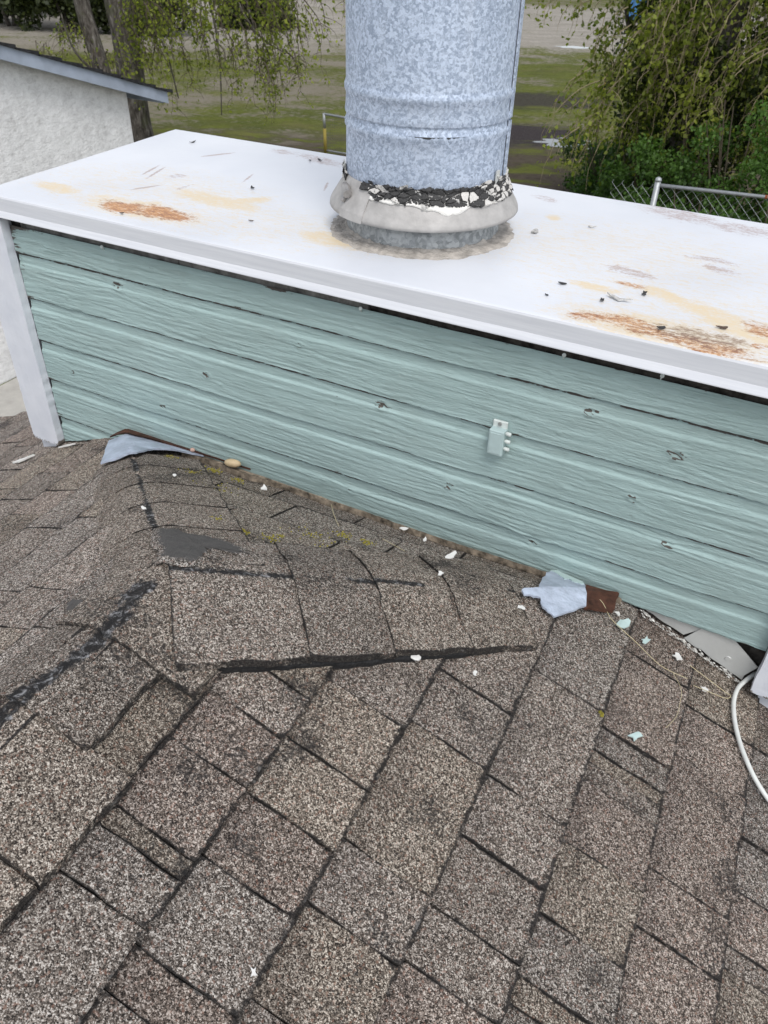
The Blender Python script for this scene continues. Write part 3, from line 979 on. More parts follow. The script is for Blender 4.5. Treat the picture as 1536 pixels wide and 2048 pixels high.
# corner boards
def corner_board(x0, x1, z0, z1, y0=1.2275, y1=1.2495, seed=0, side=1):
    nx, nz = 14, 150
    X, Z = np.meshgrid(np.linspace(x0, x1, nx), np.linspace(z0, z1, nz), indexing='ij')
    Y = np.full_like(X, y0) - .0012*(fbm(X*60, Z*5, 130+seed, 3)-.5) - .0012*(fbm(X*25, Z*25, 137+seed, 3)-.5)
    edgex = .0018*(vnoise(Z*60, Z*0+1, 12+seed)-.5)
    X = X + edgex*(np.abs((X-x0)/(x1-x0)-.5) > .49)
    Z = Z + sstep(z0+.02, z0, Z)*.008*(vnoise(X*130, X*0+3, 15+seed)-.5)
    pe = np.zeros_like(X)
    pe += .52*sstep(z0+.018, z0, Z) + .34*sstep(x1-.006, x1, X) + .30*sstep(x0+.005, x0, X) + .04
    V = np.stack([X, Y, Z], -1)
    V1_ = V[-1].copy(); V1_[:, 1] = y1
    V0_ = V[0].copy(); V0_[:, 1] = y1
    V = np.concatenate([V0_[None], V, V1_[None]], 0)
    pe = np.concatenate([pe[:1]+.1, pe, pe[-1:]+.02], 0)
    n = nx+2
    idx = np.arange(n*nz).reshape(n, nz)
    F = np.stack([idx[:-1, :-1], idx[1:, :-1], idx[1:, 1:], idx[:-1, 1:]], -1).reshape(-1, 4)
    F = [tuple(int(i) for i in f) for f in F]
    F.append(tuple(int(i) for i in idx[:, 0][::-1])); F.append(tuple(int(i) for i in idx[:, -1]))
    return mesh_obj("corner_board", V.reshape(-1, 3), F, M['trim'], chase, attrs={"peel_shade": pe.ravel()})
corner_board(-1.738, -1.641, CAMZ-1.200, CAMZ-.588, seed=0)
corner_board(.1725, .268, CAMZ-1.181, CAMZ-.588, seed=4)
for xa, xb in ((-1.738, -1.6605), (.193, .268)):   # side corner boards closing the corner behind the front ones
    mb = MB(); mb.box((xa, 1.2497, .02), (xb, 1.345, CAMZ-.588)); mb.build("side_trim", M['trim'], chase)

# metal cap ---------------------------------------------------------
ZT = CAMZ-.5327
FLc, FRc, BRc, BLc = (-1.692, 1.230), (.236, 1.230), (.236, 1.978), (-1.742, 1.977)
nx, ny = 500, 190
U, Vv = np.meshgrid(np.linspace(0, 1, nx), np.linspace(0, 1, ny), indexing='ij')
Xc = (FLc[0]*(1-U)+FRc[0]*U)*(1-Vv) + (BLc[0]*(1-U)+BRc[0]*U)*Vv
Yc = (FLc[1]*(1-U)+FRc[1]*U)*(1-Vv) + (BLc[1]*(1-U)+BRc[1]*U)*Vv
Zc = ZT + .003*(fbm(Xc*2.2, Yc*3, 300, 2)-.5)*sstep(0, .05, Vv)*sstep(1, .95, Vv)
edge_d = np.minimum(np.minimum(U*1.93, (1-U)*1.93), np.minimum(Vv*.75, (1-Vv)*.75))
Zc = Zc - .0022*sstep(.004, 0, edge_d)
RUST = [(-1.343,1.321,0.053,0.008,0.027,-0.03,'o'),(-1.235,1.334,0.076,0.007,0.03,-0.034,'o'),(-1.193,1.903,0.092,-0.013,0.022,-0.035,'b'),(-1.32,1.915,0.051,-0.005,0.015,-0.023,'b'),(-1.494,1.583,-0.016,0.06,0.005,-0.002,'s'),(-1.467,1.573,-0.021,0.066,0.005,-0.002,'s'),(-0.26,1.934,0.1,-0.013,0.004,-0.052,'b'),(-0.125,1.903,0.071,-0.002,0.002,-0.046,'b'),(-0.56,1.888,0.033,-0.007,0.009,-0.027,'b'),(-0.501,1.751,0.016,0.001,0.006,-0.017,'y'),(-0.273,1.518,0.05,-0.006,0.003,-0.025,'b'),(-0.185,1.434,0.057,-0.017,0.003,-0.029,'y'),(-0.091,1.389,0.092,-0.041,0.0,-0.033,'y'),(-0.274,1.274,0.04,0.006,0.003,-0.02,'o'),(-0.199,1.273,0.091,-0.012,0.003,-0.028,'o'),(-0.097,1.283,0.09,0.007,0.003,-0.037,'d'),(-0.092,1.254,0.09,0.0,0.001,-0.024,'o'),(-0.003,1.294,0.018,0.003,0.0,-0.016,'o'),(-0.84,1.37,0.08,0.002,0.022,-0.035,'y'),(-1.202,1.466,0.129,-0.007,0.033,-0.042,'y'),(-0.121,1.618,0.037,-0.002,0.004,-0.022,'b'),(-1.572,1.346,0.062,0.001,0.027,-0.027,'y'),(-1.412,1.57,0.018,0.023,0.012,-0.014,'b'),(-0.303,1.403,0.047,-0.004,0.005,-0.018,'y'),(-1.327,1.505,0.001,0.031,0.008,-0.01,'b'),(-0.147,1.665,0.056,0.002,0.002,-0.015,'b'),(-0.009,1.369,0.031,-0.004,0.004,-0.029,'o'),(-0.251,1.449,0.027,0.0,0.004,-0.015,'o'),(-1.15,1.49,0.048,0.049,0.014,-0.019,'y'),
        (-1.29,1.330,0.16,0.01,0.04,-0.05,'y'),(-1.35,1.45,.30,.02,.05,-.17,'w'),(-1.2,1.36,.4,.0,.03,-.10,'w'),(-.05,1.36,.33,-.04,.01,-.16,'w'),(-.95,1.40,.25,.0,.03,-.10,'w'),(-.3,1.6,.3,0,0,-.2,'w'),(-0.15,1.275,0.17,-0.0,0.003,-0.055,'y'),(-.0,1.34,.12,-.03,.0,-.05,'y'),(-1.45,1.80,.03,.05,.006,-.003,'s'),(-1.40,1.46,.02,.04,.005,-.003,'s'),(-1.05,1.70,-.02,.045,.005,-.003,'s'),(-1.25,1.66,-.015,.05,.004,-.003,'s'),(.1,1.30,.08,.0,0,-.04,'o'),(.08,1.6,.08,.0,0,-.05,'b')]
msk = {'o': np.zeros_like(Xc), 'b': np.zeros_like(Xc), 'y': np.zeros_like(Xc), 'd': np.zeros_like(Xc)}
wx = Xc + .03*(fbm(Xc*14, Yc*14, 310, 3)-.5); wy = Yc + .03*(fbm(Xc*14, Yc*14, 320, 3)-.5)
for (cx, cy, ax, ay, bx, by, kd) in RUST:
    sw = 1.35 if kd != 's' else 1.0
    det = (ax*by-ay*bx)*sw*sw
    X_, Y_ = (wx, wy) if kd != 's' else (Xc, Yc)
    p = ((X_-cx)*by-(Y_-cy)*bx)*sw/det; q = ((Y_-cy)*ax-(X_-cx)*ay)*sw/det
    m_ = np.clip(1.15-(p*p+q*q), 0, 1)
    if kd == 's': m_ = m_*1.6
    if kd == 'o': m_ = m_*(.62 if cx > -.35 else .80)
    if kd == 'd': m_ = m_*.66
    if kd == 'b': m_ = m_*.72
    if kd == 'w': m_ = m_*.42
    key = {'s': 'b', 'w': 'y'}.get(kd, kd)
    msk[key] = np.maximum(msk[key], m_)
    if kd in 'od': msk['y'] = np.maximum(msk['y'], np.clip(1.1-.5*(p*p+q*q), 0, 1)*.8)
rows = [np.stack([Xc, Yc, Zc], -1)]
Vt = np.stack([Xc, Yc, Zc], -1).reshape(-1, 3)
idx = np.arange(nx*ny).reshape(nx, ny)
F = np.stack([idx[:-1, :-1], idx[1:, :-1], idx[1:, 1:], idx[:-1, 1:]], -1).reshape(-1, 4)
att = {"rust": msk['o'].ravel(), "scrape": msk['b'].ravel(), "ochre": msk['y'].ravel(), "dark": msk['d'].ravel()}
capo = mesh_obj("cap_top", Vt, F, M['cap'], chase, True, attrs=att)
# folded rim: face, then a kicked-out drip edge
def rim(path, n_out, name):
    prof = [(-.0005, .0006), (.0012, -.003), (.0012, -.031), (.0022, -.0325), (.0080, -.0430), (.0080, -.0448), (-.004, -.0448)]
    V = []; F = []
    m = len(prof); n = len(path)
    for i, (x, y) in enumerate(path):
        ox, oy = n_out[i]
        wob = .0012*float(vnoise(x*5, y*5, 350))
        for (o_, z_) in prof:
            V.append((x+ox*(o_+wob*(z_ < -.02)), y+oy*(o_+wob*(z_ < -.02)), ZT-.0016+z_))
    for i in range(n-1):
        for k in range(m-1):
            F.append((i*m+k, i*m+k+1, (i+1)*m+k+1, (i+1)*m+k))
    return mesh_obj(name, V, F, mat_rim, chase, False)
kk = NT("rim_paint", .5, .4)
pp = kk.pos((30, 30, 2))
kk.color(kk.mix(kk.lin(kk.noise(kk.pos((1.2, 1.2, 40)), 5, 5, .65), .3, .7), (.56, .572, .605), (.645, .655, .68)))
kk.bump(kk.noise(kk.pos((6, 6, 120)), 1, 3), .0006, .6)
mat_rim = kk.m
path = []; outs = []
def seg(a, b, n, o_):
    for i in range(n+1):
        path.append((a[0]+(b[0]-a[0])*i/n, a[1]+(b[1]-a[1])*i/n)); outs.append(o_)
seg(FLc, FRc, 60, (0, -1)); seg(FRc, BRc, 20, (1, 0)); seg(BRc, BLc, 60, (0, 1)); seg(BLc, FLc, 20, (-1, -.07))
rim(path, outs, "cap_rim")

# ------------------------------------------------------------------ flue
PC = (-.7158, 1.5420)
flue = empty("flue_pipe", (PC[0], PC[1], ZT))
tag(flue, "spangled galvanised metal flue pipe rising from the white cap with a cracked storm collar", "flue pipe")
def PZ(z): return CAMZ+z
RP = .1600
v, f_ = lathe([(RP, PZ(-.455)), (RP, PZ(-.352)), (RP, PZ(-.336)), (RP+.0027, PZ(-.331)), (RP+.0027, PZ(-.323)), (RP, PZ(-.319)), (RP-.001, PZ(-.305))], PC, 128)
mesh_obj("pipe_section", v, f_, M['galv'], flue, True)
v, f_ = lathe([(RP-.004, PZ(-.308)), (RP+.0018, PZ(-.3085)), (RP+.0024, PZ(-.306)), (RP+.001, PZ(-.296)), (RP, PZ(-.278)), (RP+.0008, PZ(-.274)), (RP+.0030, PZ(-.269)),
               (RP+.0032, PZ(-.262)), (RP+.001, PZ(-.257)), (RP, PZ(-.252)), (RP, PZ(.10)), (RP, PZ(.62))], PC, 128)
mesh_obj("pipe_section", v, f_, M['galv'], flue, True)
v, f_ = lathe([(RP+.0005, PZ(.60)), (RP+.006, PZ(.61)), (RP+.012, PZ(.66)), (RP+.03, PZ(.67)), (RP+.03, PZ(.72)), (.02, PZ(.80))], PC, 64)
mesh_obj("rain_cap", v, f_, M['galv2'], flue, True)
A0 = math.atan2(-PC[1], -PC[0])            # direction towards the viewer's side of the roof
def pol(dl, r, z):
    a = A0 + math.radians(dl)
    return (PC[0]+r*math.cos(a), PC[1]+r*math.sin(a), PZ(z))
# lock seam running up the right flank
for z0, z1 in ((-.306, .60), (-.455, -.3105)):
    mb = MB()
    pts = [(a_, r_) for a_, r_ in ((70.5, RP-.001), (70.9, RP+.004), (74.6, RP+.0050), (75.0, RP-.001))]
    V = [pol(a_, r_, z) for z in (z0, z1) for a_, r_ in pts]
    mb.add(V, [(0, 1, 5, 4), (1, 2, 6, 5), (2, 3, 7, 6)])
    mb.build("seam", M['galv'], flue)
    mb = MB(); V = [pol(a_, RP+.0009, z) for z in (z0, z1) for a_ in (69.4, 70.6)]
    mb.add(V, [(0, 1, 3, 2)]); mb.build("seam_gap", M['char'], flue)
# grime under the joint
V = []; F = []
for i in range(61):
    dl = -14+i*.72
    w = .0002+.0046*max(0, float(vnoise(i*.55, 4.4, 61))-.42)*1.7*math.sin(math.pi*i/60)
    V += [pol(dl, RP+.0034, -.3225), pol(dl, RP+.0034, -.3225-w)]
for i in range(60): F.append((2*i, 2*i+1, 2*i+3, 2*i+2))
mesh_obj("grime", V, F, M['char'], flue)
# lower collar and bead of caulk
v, f_ = lathe([(.1588, PZ(-.5335)), (.1588, PZ(-.476)), (.150, PZ(-.474))], PC, 96)
mesh_obj("base_collar", v, f_, M['galv2'], flue, True)
def jit_c(a, j):
    if j == 0: return (.0, .004*(float(vnoise(a*9, 1, 71))-.3)+.008*max(0, float(vnoise(a*23, 2, 72))-.6)*2)
    return ((.018*(float(vnoise(a*4, 3.3, 73))-.45)+.007*(float(vnoise(a*21, 5, 74))-.5))*(j/4), .003*(float(vnoise(a*30+j*3, j*2.1, 75))-.5)*(j < 4))
v, f_ = lathe([(.1592, PZ(-.5245)), (.1640, PZ(-.5265)), (.172, PZ(-.5285)), (.184, PZ(-.5300)), (.197, PZ(-.5335))], PC, 160, jit=jit_c)
mesh_obj("caulk_bead", v, f_, M['caulk'], flue, False)
# storm collar
v, f_ = lathe([(.1605, PZ(-.418)), (.1640, PZ(-.424)), (.1690, PZ(-.437)), (.1900, PZ(-.4685)), (.1935, PZ(-.4755)), (.1945, PZ(-.4815)), (.1925, PZ(-.4820)), (.186, PZ(-.472)), (.160, PZ(-.445))], PC, 128)
mesh_obj("storm_collar", v, f_, M['collar'], flue, True)
# overlap of the collar with its clamp screw on the left
V = []; F = []
for i in range(9):
    dl = -58+i*2.6
    for (r, z) in ((.1665, -.428), (.1712, -.4365), (.1922, -.4685), (.1965, -.4825)): V.append(pol(dl, r, z))
for i in range(8):
    for k in range(3): F.append((i*4+k, i*4+k+1, (i+1)*4+k+1, (i+1)*4+k))
for i in (0, 8): F.append((i*4, i*4+1, i*4+2, i*4+3))
mesh_obj("collar_overlap", V, F, M['collar'], flue)
mb = MB()
mb.tube([pol(-62, .177, -.432), pol(-53, .186, -.440)], .0085, 8)
mb.tube([pol(-64, .176, -.4315), pol(-61.5, .1775, -.4325)], .0055, 6)
mb.tube([pol(-58, .178, -.446), pol(-57.4, .1885, -.4560)], .0042, 6)
mb.build("clamp_screw", mat_simple("clamp_steel", (.36, .34, .32), .4, .5, .6, 60, .3), flue)
for dl, z in ((-80, -.412), (58, -.406)):
    mb = MB()
    a, b = pol(dl-2.2, RP+.002, z-.012), pol(dl+2.2, RP+.002, z-.012)
    c, d = pol(dl+2.2, RP+.003, z+.014), pol(dl-2.2, RP+.003, z+.014)
    a2, b2, c2, d2 = pol(dl-2.2, RP+.0045, z-.012), pol(dl+2.2, RP+.0045, z-.012), pol(dl+2.2, RP+.0055, z+.014), pol(dl-2.2, RP+.0055, z+.014)
    mb.add([a, b, c, d, a2, b2, c2, d2], [(4, 5, 6, 7), (0, 4, 7, 3), (1, 2, 6, 5), (3, 7, 6, 2), (0, 1, 5, 4)])
    mb.tube([pol(dl, RP+.0045, z+.004), pol(dl, RP+.0075, z+.004)], .003, 8)
    mb.build("bracket", M['stepflash'], flue)
# smeared white caulk with a wavy hem, then cracked black sealant over it
V = []; F = []
n = 120
for i in range(n+1):
    dl = -50+118*i/n
    x = i/n
    w = .010 + .008*float(vnoise(x*7, 1.5, 81)) + .015*math.exp(-((dl-20)/9)**2) + .008*math.exp(-((dl-6)/10)**2) - .006*float(vnoise(x*40, 2, 82))
    w *= min(1, (1-abs(2*x-1))*7)
    for t in (0, .5, .92, 1.0):
        tt = t*w
        V.append(pol(dl, .1675+tt*.53+(.0016 if t < .95 else -.001), -.4345-tt*.83+.0012))
for i in range(n):
    for k in range(3): F.append((i*4+k, i*4+k+1, (i+1)*4+k+1, (i+1)*4+k))
mesh_obj("white_caulk", V, F, M['whitecaulk'], flue, True)
def cone_r(z):
    z = np.asarray(z, float)
    return np.where(z > -.424, .1606, np.where(z > -.440, .1608+(-.424-z)/.016*.0084, .1692+(-.438-z)*.655))
rs_ = np.random.default_rng(44)
na, nzz = 620, 46
def sealant(d0, d1, na, seed):
    A_ = np.linspace(d0, d1, na)
    arc = np.radians(A_)*.165
    top = -.4125 + .010*(fbm(arc*70, arc*0, 501, 3)-.5) + .0035*(vnoise(arc*420, arc*0+2, 505)-.5) - .006*sstep(-20, -48, A_) + .004*sstep(30, 60, A_)
    bot = -.4400 + .012*(fbm(arc*45, arc*0+7, 502, 3)-.5) + .0025*(vnoise(arc*500, arc*0+4, 506)-.5) + .010*sstep(-25, -48, A_) - .0075*sstep(12, 40, A_) + .006*sstep(70, 95, A_)
    q = np.linspace(0, 1, nzz)
    AA = np.repeat(arc[:, None], nzz, 1)
    Zz = top[:, None]*(1-q)[None] + bot[:, None]*q[None]
    npt = int((d1-d0)*.95)
    px = rs_.uniform(arc[0], arc[-1], npt); pz = rs_.uniform(-.452, -.400, npt); tv = rs_.uniform(0, 1, npt); hv = rs_.uniform(.2, 1, npt)
    gx = rs_.normal(0, .10, npt); gz = rs_.normal(0, .22, npt)
    wxx = AA + .004*(fbm(AA*160, Zz*160, 511, 2)-.5); wzz = Zz + .003*(fbm(AA*160, Zz*160, 513, 2)-.5)
    D_ = np.sqrt(((wxx[..., None]-px)*.42)**2 + (wzz[..., None]-pz)**2)
    o_ = np.argsort(D_, axis=2)[..., :2]
    f1 = np.take_along_axis(D_, o_[..., :1], 2)[..., 0]; f2 = np.take_along_axis(D_, o_[..., 1:2], 2)[..., 0]
    c_ = o_[..., 0]
    gap = sstep(.0001, .0010, f2-f1)
    H = .0015 + gap*(.0020+.0045*hv[c_] + gx[c_]*(wxx-px[c_]) + gz[c_]*(wzz-pz[c_])) + .0012*(fbm(AA*400, Zz*500, 520, 2)-.5)
    H = np.maximum(H, .0006)
    H[:, 0] = -.001; H[:, -1] = -.001
    R_ = cone_r(Zz) + H*.85; Zo = Zz + H*.5
    ang = A0 + AA/.165
    V = np.stack([PC[0]+R_*np.cos(ang), PC[1]+R_*np.sin(ang), CAMZ+Zo], -1).reshape(-1, 3)
    right = sstep(8, 42, np.repeat(A_[:, None], nzz, 1))
    pale = (tv[c_] < .06+.42*right).astype(float)*.62 + .22*right + .55*sstep(.62, .80, fbm(AA*90, Zz*260, 530, 3)) - (1-gap)*1.4
    idx = np.arange(na*nzz).reshape(na, nzz)
    F = np.stack([idx[:-1, :-1], idx[1:, :-1], idx[1:, 1:], idx[:-1, 1:]], -1).reshape(-1, 4)
    o = mesh_obj("cracked_sealant", V, F, mat_crust, flue, False, attrs={"pale": pale.ravel()})
    o["kind"] = "stuff"
kk = NT("cracked_sealant", .7, .35)
pp = kk.pos()
pm_ = kk.ss(kk.math('ADD', kk.attr("pale"), kk.math('MULTIPLY', kk.math('SUBTRACT', kk.noise(pp, 260, 4, .7), .5), .8)), .38, .62)
kk.color(kk.mix(pm_, kk.mix(kk.noise(pp, 300, 3), (.012, .012, .012), (.085, .083, .082)), kk.mix(kk.noise(pp, 190, 3), (.42, .40, .37), (.74, .72, .69))))
kk.bump(kk.noise(pp, 330, 3), .0012, .7)
mat_crust = kk.m
sealant(-47, 97, 620, 1)
sealant(-96, -70, 110, 2)
blk = MB(); gry = MB()
def shard(dl, z, w, h, out, dest):
    """a thin curled scale standing off the band"""
    V = []
    n = 4
    tl = random.uniform(-.5, .5)
    for i in range(n+1):
        q = i/n-.5
        for k in (0, 1):
            zz_ = z + h*(k-.5)*random.uniform(.7, 1.2) + q*w*tl
            r = float(cone_r(zz_)) + .004 + out*(.25+abs(q)*1.5)*(1 if k else .6)
            V.append(pol(dl+math.degrees(q*w/.165), r, zz_))
    dest.add(V, [(2*i, 2*i+2, 2*i+3, 2*i+1) for i in range(n)])
for k in range(24):
    dl = random.choice([random.uniform(-44, 94), random.uniform(28, 94)])
    shard(dl, random.uniform(-.442, -.408), random.uniform(.006, .016), random.uniform(.003, .008), random.uniform(.001, .005), blk if random.random() < .35 else gry)
for k in range(7):
    shard(random.uniform(-92, -74), random.uniform(-.425, -.405), random.uniform(.006, .014), random.uniform(.004, .010), random.uniform(.002, .006), random.choice([blk, blk, gry]))
o = blk.build("sealant_flakes", M['char'], flue); o["kind"] = "stuff"
o = gry.build("sealant_flakes", M['flakegrey'], flue); o["kind"] = "stuff"

# ------------------------------------------------------------------ cable splitter on the siding
spl = empty("cable_splitter", (-.396, 1.25, CAMZ-.80))
tag(spl, "small teal painted cable splitter box with three stubs screwed to the siding", "splitter box")
mb = MB()
bx0, bx1, bz0, bz1 = -.4105, -.3805, CAMZ-.8235, CAMZ-.770
mb.box((bx0, 1.2275, bz0), (bx1, 1.2495, bz1), .0016)
mb.box((bx0+.003, 1.2266, bz0+.004), (bx1-.003, 1.2285, bz1-.005), .0006)
mb.build("body", M['boxpaint'], spl)
mb = MB()
mb.box((bx0+.001, 1.2425, bz1-.001), (bx1-.0005, 1.2480, CAMZ-.7565), .0012)
mb.build("mounting_tab", M['connector'], spl)
mb = MB()
mb.tube([(-.3955, 1.2428, CAMZ-.7625), (-.3955, 1.2400, CAMZ-.7625)], [.0042, .0036], 10)
mb.build("screw", M['screw'], spl)
for zc in (-.7765, -.793, -.8095):
    mb = MB()
    mb.tube([(bx1-.002, 1.2385, CAMZ+zc), (bx1+.0035, 1.2385, CAMZ+zc)], .0030, 10)
    mb.tube([(bx1+.002, 1.2385, CAMZ+zc), (bx1+.009, 1.2385, CAMZ+zc-.0005), (bx1+.0105, 1.2385, CAMZ+zc-.0005)], [.0039, .0039, .003], 10)
    mb.build("connector", M['connector'], spl)

# step flashing legs beside the siding (parts of the roof)
def wall_sheet(poly, y, mat, label=None, th=.0015):
    n = len(poly)
    V = [(x, y, z) for x, z in poly] + [(x, y+th, z) for x, z in poly]
    F = [tuple(range(n)), tuple(range(2*n-1, n-1, -1))] + [(i, (i+1) % n, n+(i+1) % n, n+i) for i in range(n)]
    o = mesh_obj("step_flashing", V, F, mat, house)
    if label: o["label"] = label
    return o
def rag(x0, x1, n, seed):
    return [(x0+(x1-x0)*i/n, roof_z(x0+(x1-x0)*i/n, 1.25)+.014+.007*float(vnoise(i*.9, seed, 55))) for i in range(n+1)]
wall_sheet([(-.106, 2.94), (-.100, 2.915)] + rag(-.070, .028, 9, 1) + [(.056, 2.905), (.06, 2.94)], 1.2588, M['stepflash'])
so = wall_sheet([(.055, 2.935), (.057, 2.912)] + rag(.031, .155, 10, 2) + [(.156, 2.83), (.172, 2.862), (.120, 2.905), (.110, 2.935)], 1.2560, M['stepflash'])
mb = MB(); mb.tube([(.118, 1.2561, 2.858), (.118, 1.2545, 2.858)], [.0062, .005], 14)
mesh_obj("nail", mb.v, mb.f, M['stepflash'], so)
# crust of old sealant along the step flashing
mb = MB()
for k in range(150):
    x = random.uniform(-.06, .16); w = random.choice([.0009, .0014, .0022])*random.uniform(.7, 1.4)
    z = roof_z(x, 1.25)+.012+random.uniform(-.002, .006)
    y = 1.2535-random.uniform(0, .010)
    mb.add([(x-w*2, y, z+w*.5), (x+w*2, y, z-w*1.3), (x+w*.7, y, z+w*.6), (x-w*.5, y, z+w), (x, y-w*.9, z)], [(0, 1, 4), (1, 2, 4), (2, 3, 4), (3, 0, 4), (3, 2, 1, 0)])
o = mb.build("sealant_crumbs", mat_simple("crumbly_caulk", (.46, .45, .42), .85, .2, 0, 150, .7), house); o["kind"] = "stuff"

# ------------------------------------------------------------------ loose things on cap and roof
def flake(name, x, y, z, size, mat, label, cat, group=None, elong=2.0, curl=.35, rot=None):
    a = random.uniform(0, 6.28) if rot is None else rot
    n = 9; V = []; F = []
    rad = [random.uniform(.32, 1.15) for _ in range(n)]
    for lay in (0, 1):
        for i in range(n):
            w = 2*math.pi*i/n
            r = rad[i]*size*.5
            lx, ly = math.cos(w)*r*elong, math.sin(w)*r
            px, py = lx*math.cos(a)-ly*math.sin(a), lx*math.sin(a)+ly*math.cos(a)
            V.append((x+px, y+py, z + lay*size*.12 + curl*(lx/elong)**2/size*2.2 + random.uniform(0, .03)*size))
    F.append(tuple(range(n, 2*n))); F.append(tuple(range(n-1, -1, -1)))
    for i in range(n): F.append((i, (i+1) % n, n+(i+1) % n, n+i))
    V = np.array(V)
    o = mesh_obj(name, V-np.array([x, y, z]), F, mat)
    o.location = (x, y, z)
    return tag(o, label, cat, group)
zt = ZT+.0015
GF = "dark flakes of sealant lying on the white cap"
FL = [(-1.589,1.866,.010,2.2,'char',"dark flake lying near the back left corner of the white cap"),
      (-1.183,1.584,.010,1.6,'char',"small black flake alone in the middle of the cap left of the pipe"),
      (-1.305,1.277,.009,2.0,'char',"tiny dark curl beside the orange rust near the cap's front edge"),
      (-.497,1.637,.019,1.7,'flakegrey',"largest upright grey sealant flake just right of the pipe"),
      (-.407,1.733,.013,1.8,'flakegrey',"grey sealant flake second out from the pipe towards the right"),
      (-.356,1.385,.010,2.0,'char',"small dark flake right of the pipe nearer the cap's front"),
      (-.365,1.319,.007,1.4,'char',"tiny dark speck of sealant near the cap's front edge"),
      (-.274,1.349,.010,1.8,'char',"small dark flake touching the long grey curled flake"),
      (-.252,1.367,.016,3.0,'flakegrey',"long grey curled flake right of the pipe amid the rust"),
      (-.218,1.414,.011,2.0,'char',"crumbled dark flake at the head of the yellow rust streak"),
      (-.158,1.284,.011,2.0,'char',"dark curled flake on the brown rust by the front edge"),
      (-1.187,1.894,.009,2.0,'char',"dark fleck on the brown scrape behind the pipe, on its right"),
      (-1.209,1.879,.008,2.0,'char',"dark fleck on the brown scrape behind the pipe, on its left")]
for x, y, sz, el_, m_, lb in FL:
    flake("sealant_flake", x, y, zt, sz, M[m_], lb, "flake", GF, el_, .5)
flake("dead_leaf", -.071, 1.338, zt, .011, M['leafbrown'], "dark brown dead leaf on the cap's rusty right front", "leaf", None, 2.4, .3, 0.5)
flake("dead_leaf", -1.042, 1.383, zt, .007, M['leafbrown'], "slim brown leaf scrap on the cap's white front area", "leaf", None, 2.2, .2, 0.2)
GP = "paint chips scattered on the shingles"
CH = [(-.887,1.147,.019,'w',"white paint chip below the pebble near the wall"), (-.561,1.191,.011,'w',"small white chip close under the middle of the siding"),
      (-.501,1.169,.010,'w',"small white chip with a thin tail under the siding"), (-.422,1.12,.019,'w',"ragged white chip on the hip left of the right flashing"),
      (-.397,1.01,.013,'w',"rounded white chip further down the hip cap"), (-.343,.806,.016,'w',"white chip lying on the black gap below the hip caps"),
      (-.082,1.185,.024,'t',"large teal paint chip beside the rusted flashing"), (-.034,1.183,.016,'t',"small teal chip on the shingle below the step flashing"),
      (.029,1.198,.018,'w',"crumbled white chip against the step flashing"), (.005,.965,.020,'t',"pointed pale teal chip alone on the right slope"),
      (-.302,.297,.010,'w',"small white chip at the bottom of the roof in front"), (-.259,.851,.009,'w',"tiny white chip on the dark worn shingle under the hip caps"),
      (-1.042,1.041,.010,'w',"tiny white chip in front of the bent left flashing"), (-.917,.828,.008,'w',"tiny white speck beside the left hip crack"),
      (.093,1.170,.016,'w',"pale smear of caulk near the white cable"), (-.098,1.200,.011,'w',"small white chip at the corner of the rusted flashing"),
      (-.249,1.043,.011,'w',"thin white chip below the torn right flashing")]
for x, y, sz, c, lb in CH:
    flake("paint_chip", x, y, roof_z(x, y)+(.024 if x < -.15 and y > .75 else .014), sz, M['chipwhite' if c == 'w' else 'chipteal'], lb, "paint chip", GP, random.uniform(1.2, 2.3), .22)
def pebble(x, y, z, a, b, c, mat, label):
    V = []; F = []
    nu, nv = 12, 8
    for j in range(nv+1):
        th = math.pi*j/nv
        for i in range(nu):
            ph = 2*math.pi*i/nu
            w = 1+.06*math.sin(2*ph+1)+.05*math.cos(3*ph)
            V.append((a*w*math.sin(th)*math.cos(ph), b*w*math.sin(th)*math.sin(ph), c*math.cos(th)))
    for j in range(nv):
        for i in range(nu): F.append((j*nu+i, j*nu+(i+1) % nu, (j+1)*nu+(i+1) % nu, (j+1)*nu+i))
    o = mesh_obj("pebble", V, F, mat, None, True)
    o.location = (x, y, z); o.rotation_euler = (0, 0, .25)
    tag(o, label, "pebble")
pebble(-1.040, 1.2335, roof_z(-1.04, 1.23)+.033, .0205, .011, .0105, M['pebble'], "smooth yellowish pebble lodged at the foot of the siding")
pebble(-1.165, 1.2385, roof_z(-1.165, 1.238)+.033, .006, .005, .0055, M['pinkpebble'], "tiny pinkish pebble left of the big pebble, against the siding")
def smooth_path(pts, n=6):
    P = [Vector(p) for p in pts]; out = []
    for i in range(len(P)-1):
        p0 = P[max(i-1, 0)]; p1 = P[i]; p2 = P[i+1]; p3 = P[min(i+2, len(P)-1)]
        for k in range(n):
            t = k/n
            out.append(.5*((2*p1)+(p2-p0)*t+(2*p0-5*p1+4*p2-p3)*t*t+(3*p1-p0-3*p2+p3)*t**3))
    out.append(P[-1]); return out
mb = MB()
cpts = [(.186, 1.300, 2.83), (.176, 1.275, 2.832)] + [on_roof(x, y, h) for x, y, h in [(.160,1.244,.030),(.151,1.222,.022),(.149,1.195,.017),(.153,1.167,.016),(.162,1.136,.016),(.177,1.104,.015),(.197,1.073,.015),(.218,1.050,.014),(.242,1.032,.014),(.276,1.017,.014),(.36,.99,.014),(.5,.96,.014)]]
mb.tube(smooth_path(cpts), .0042, 10)
o = mb.build("coax_cable", M['cable'], None, True)
tag(o, "white cable curling from behind the right corner board down the shingles", "cable")
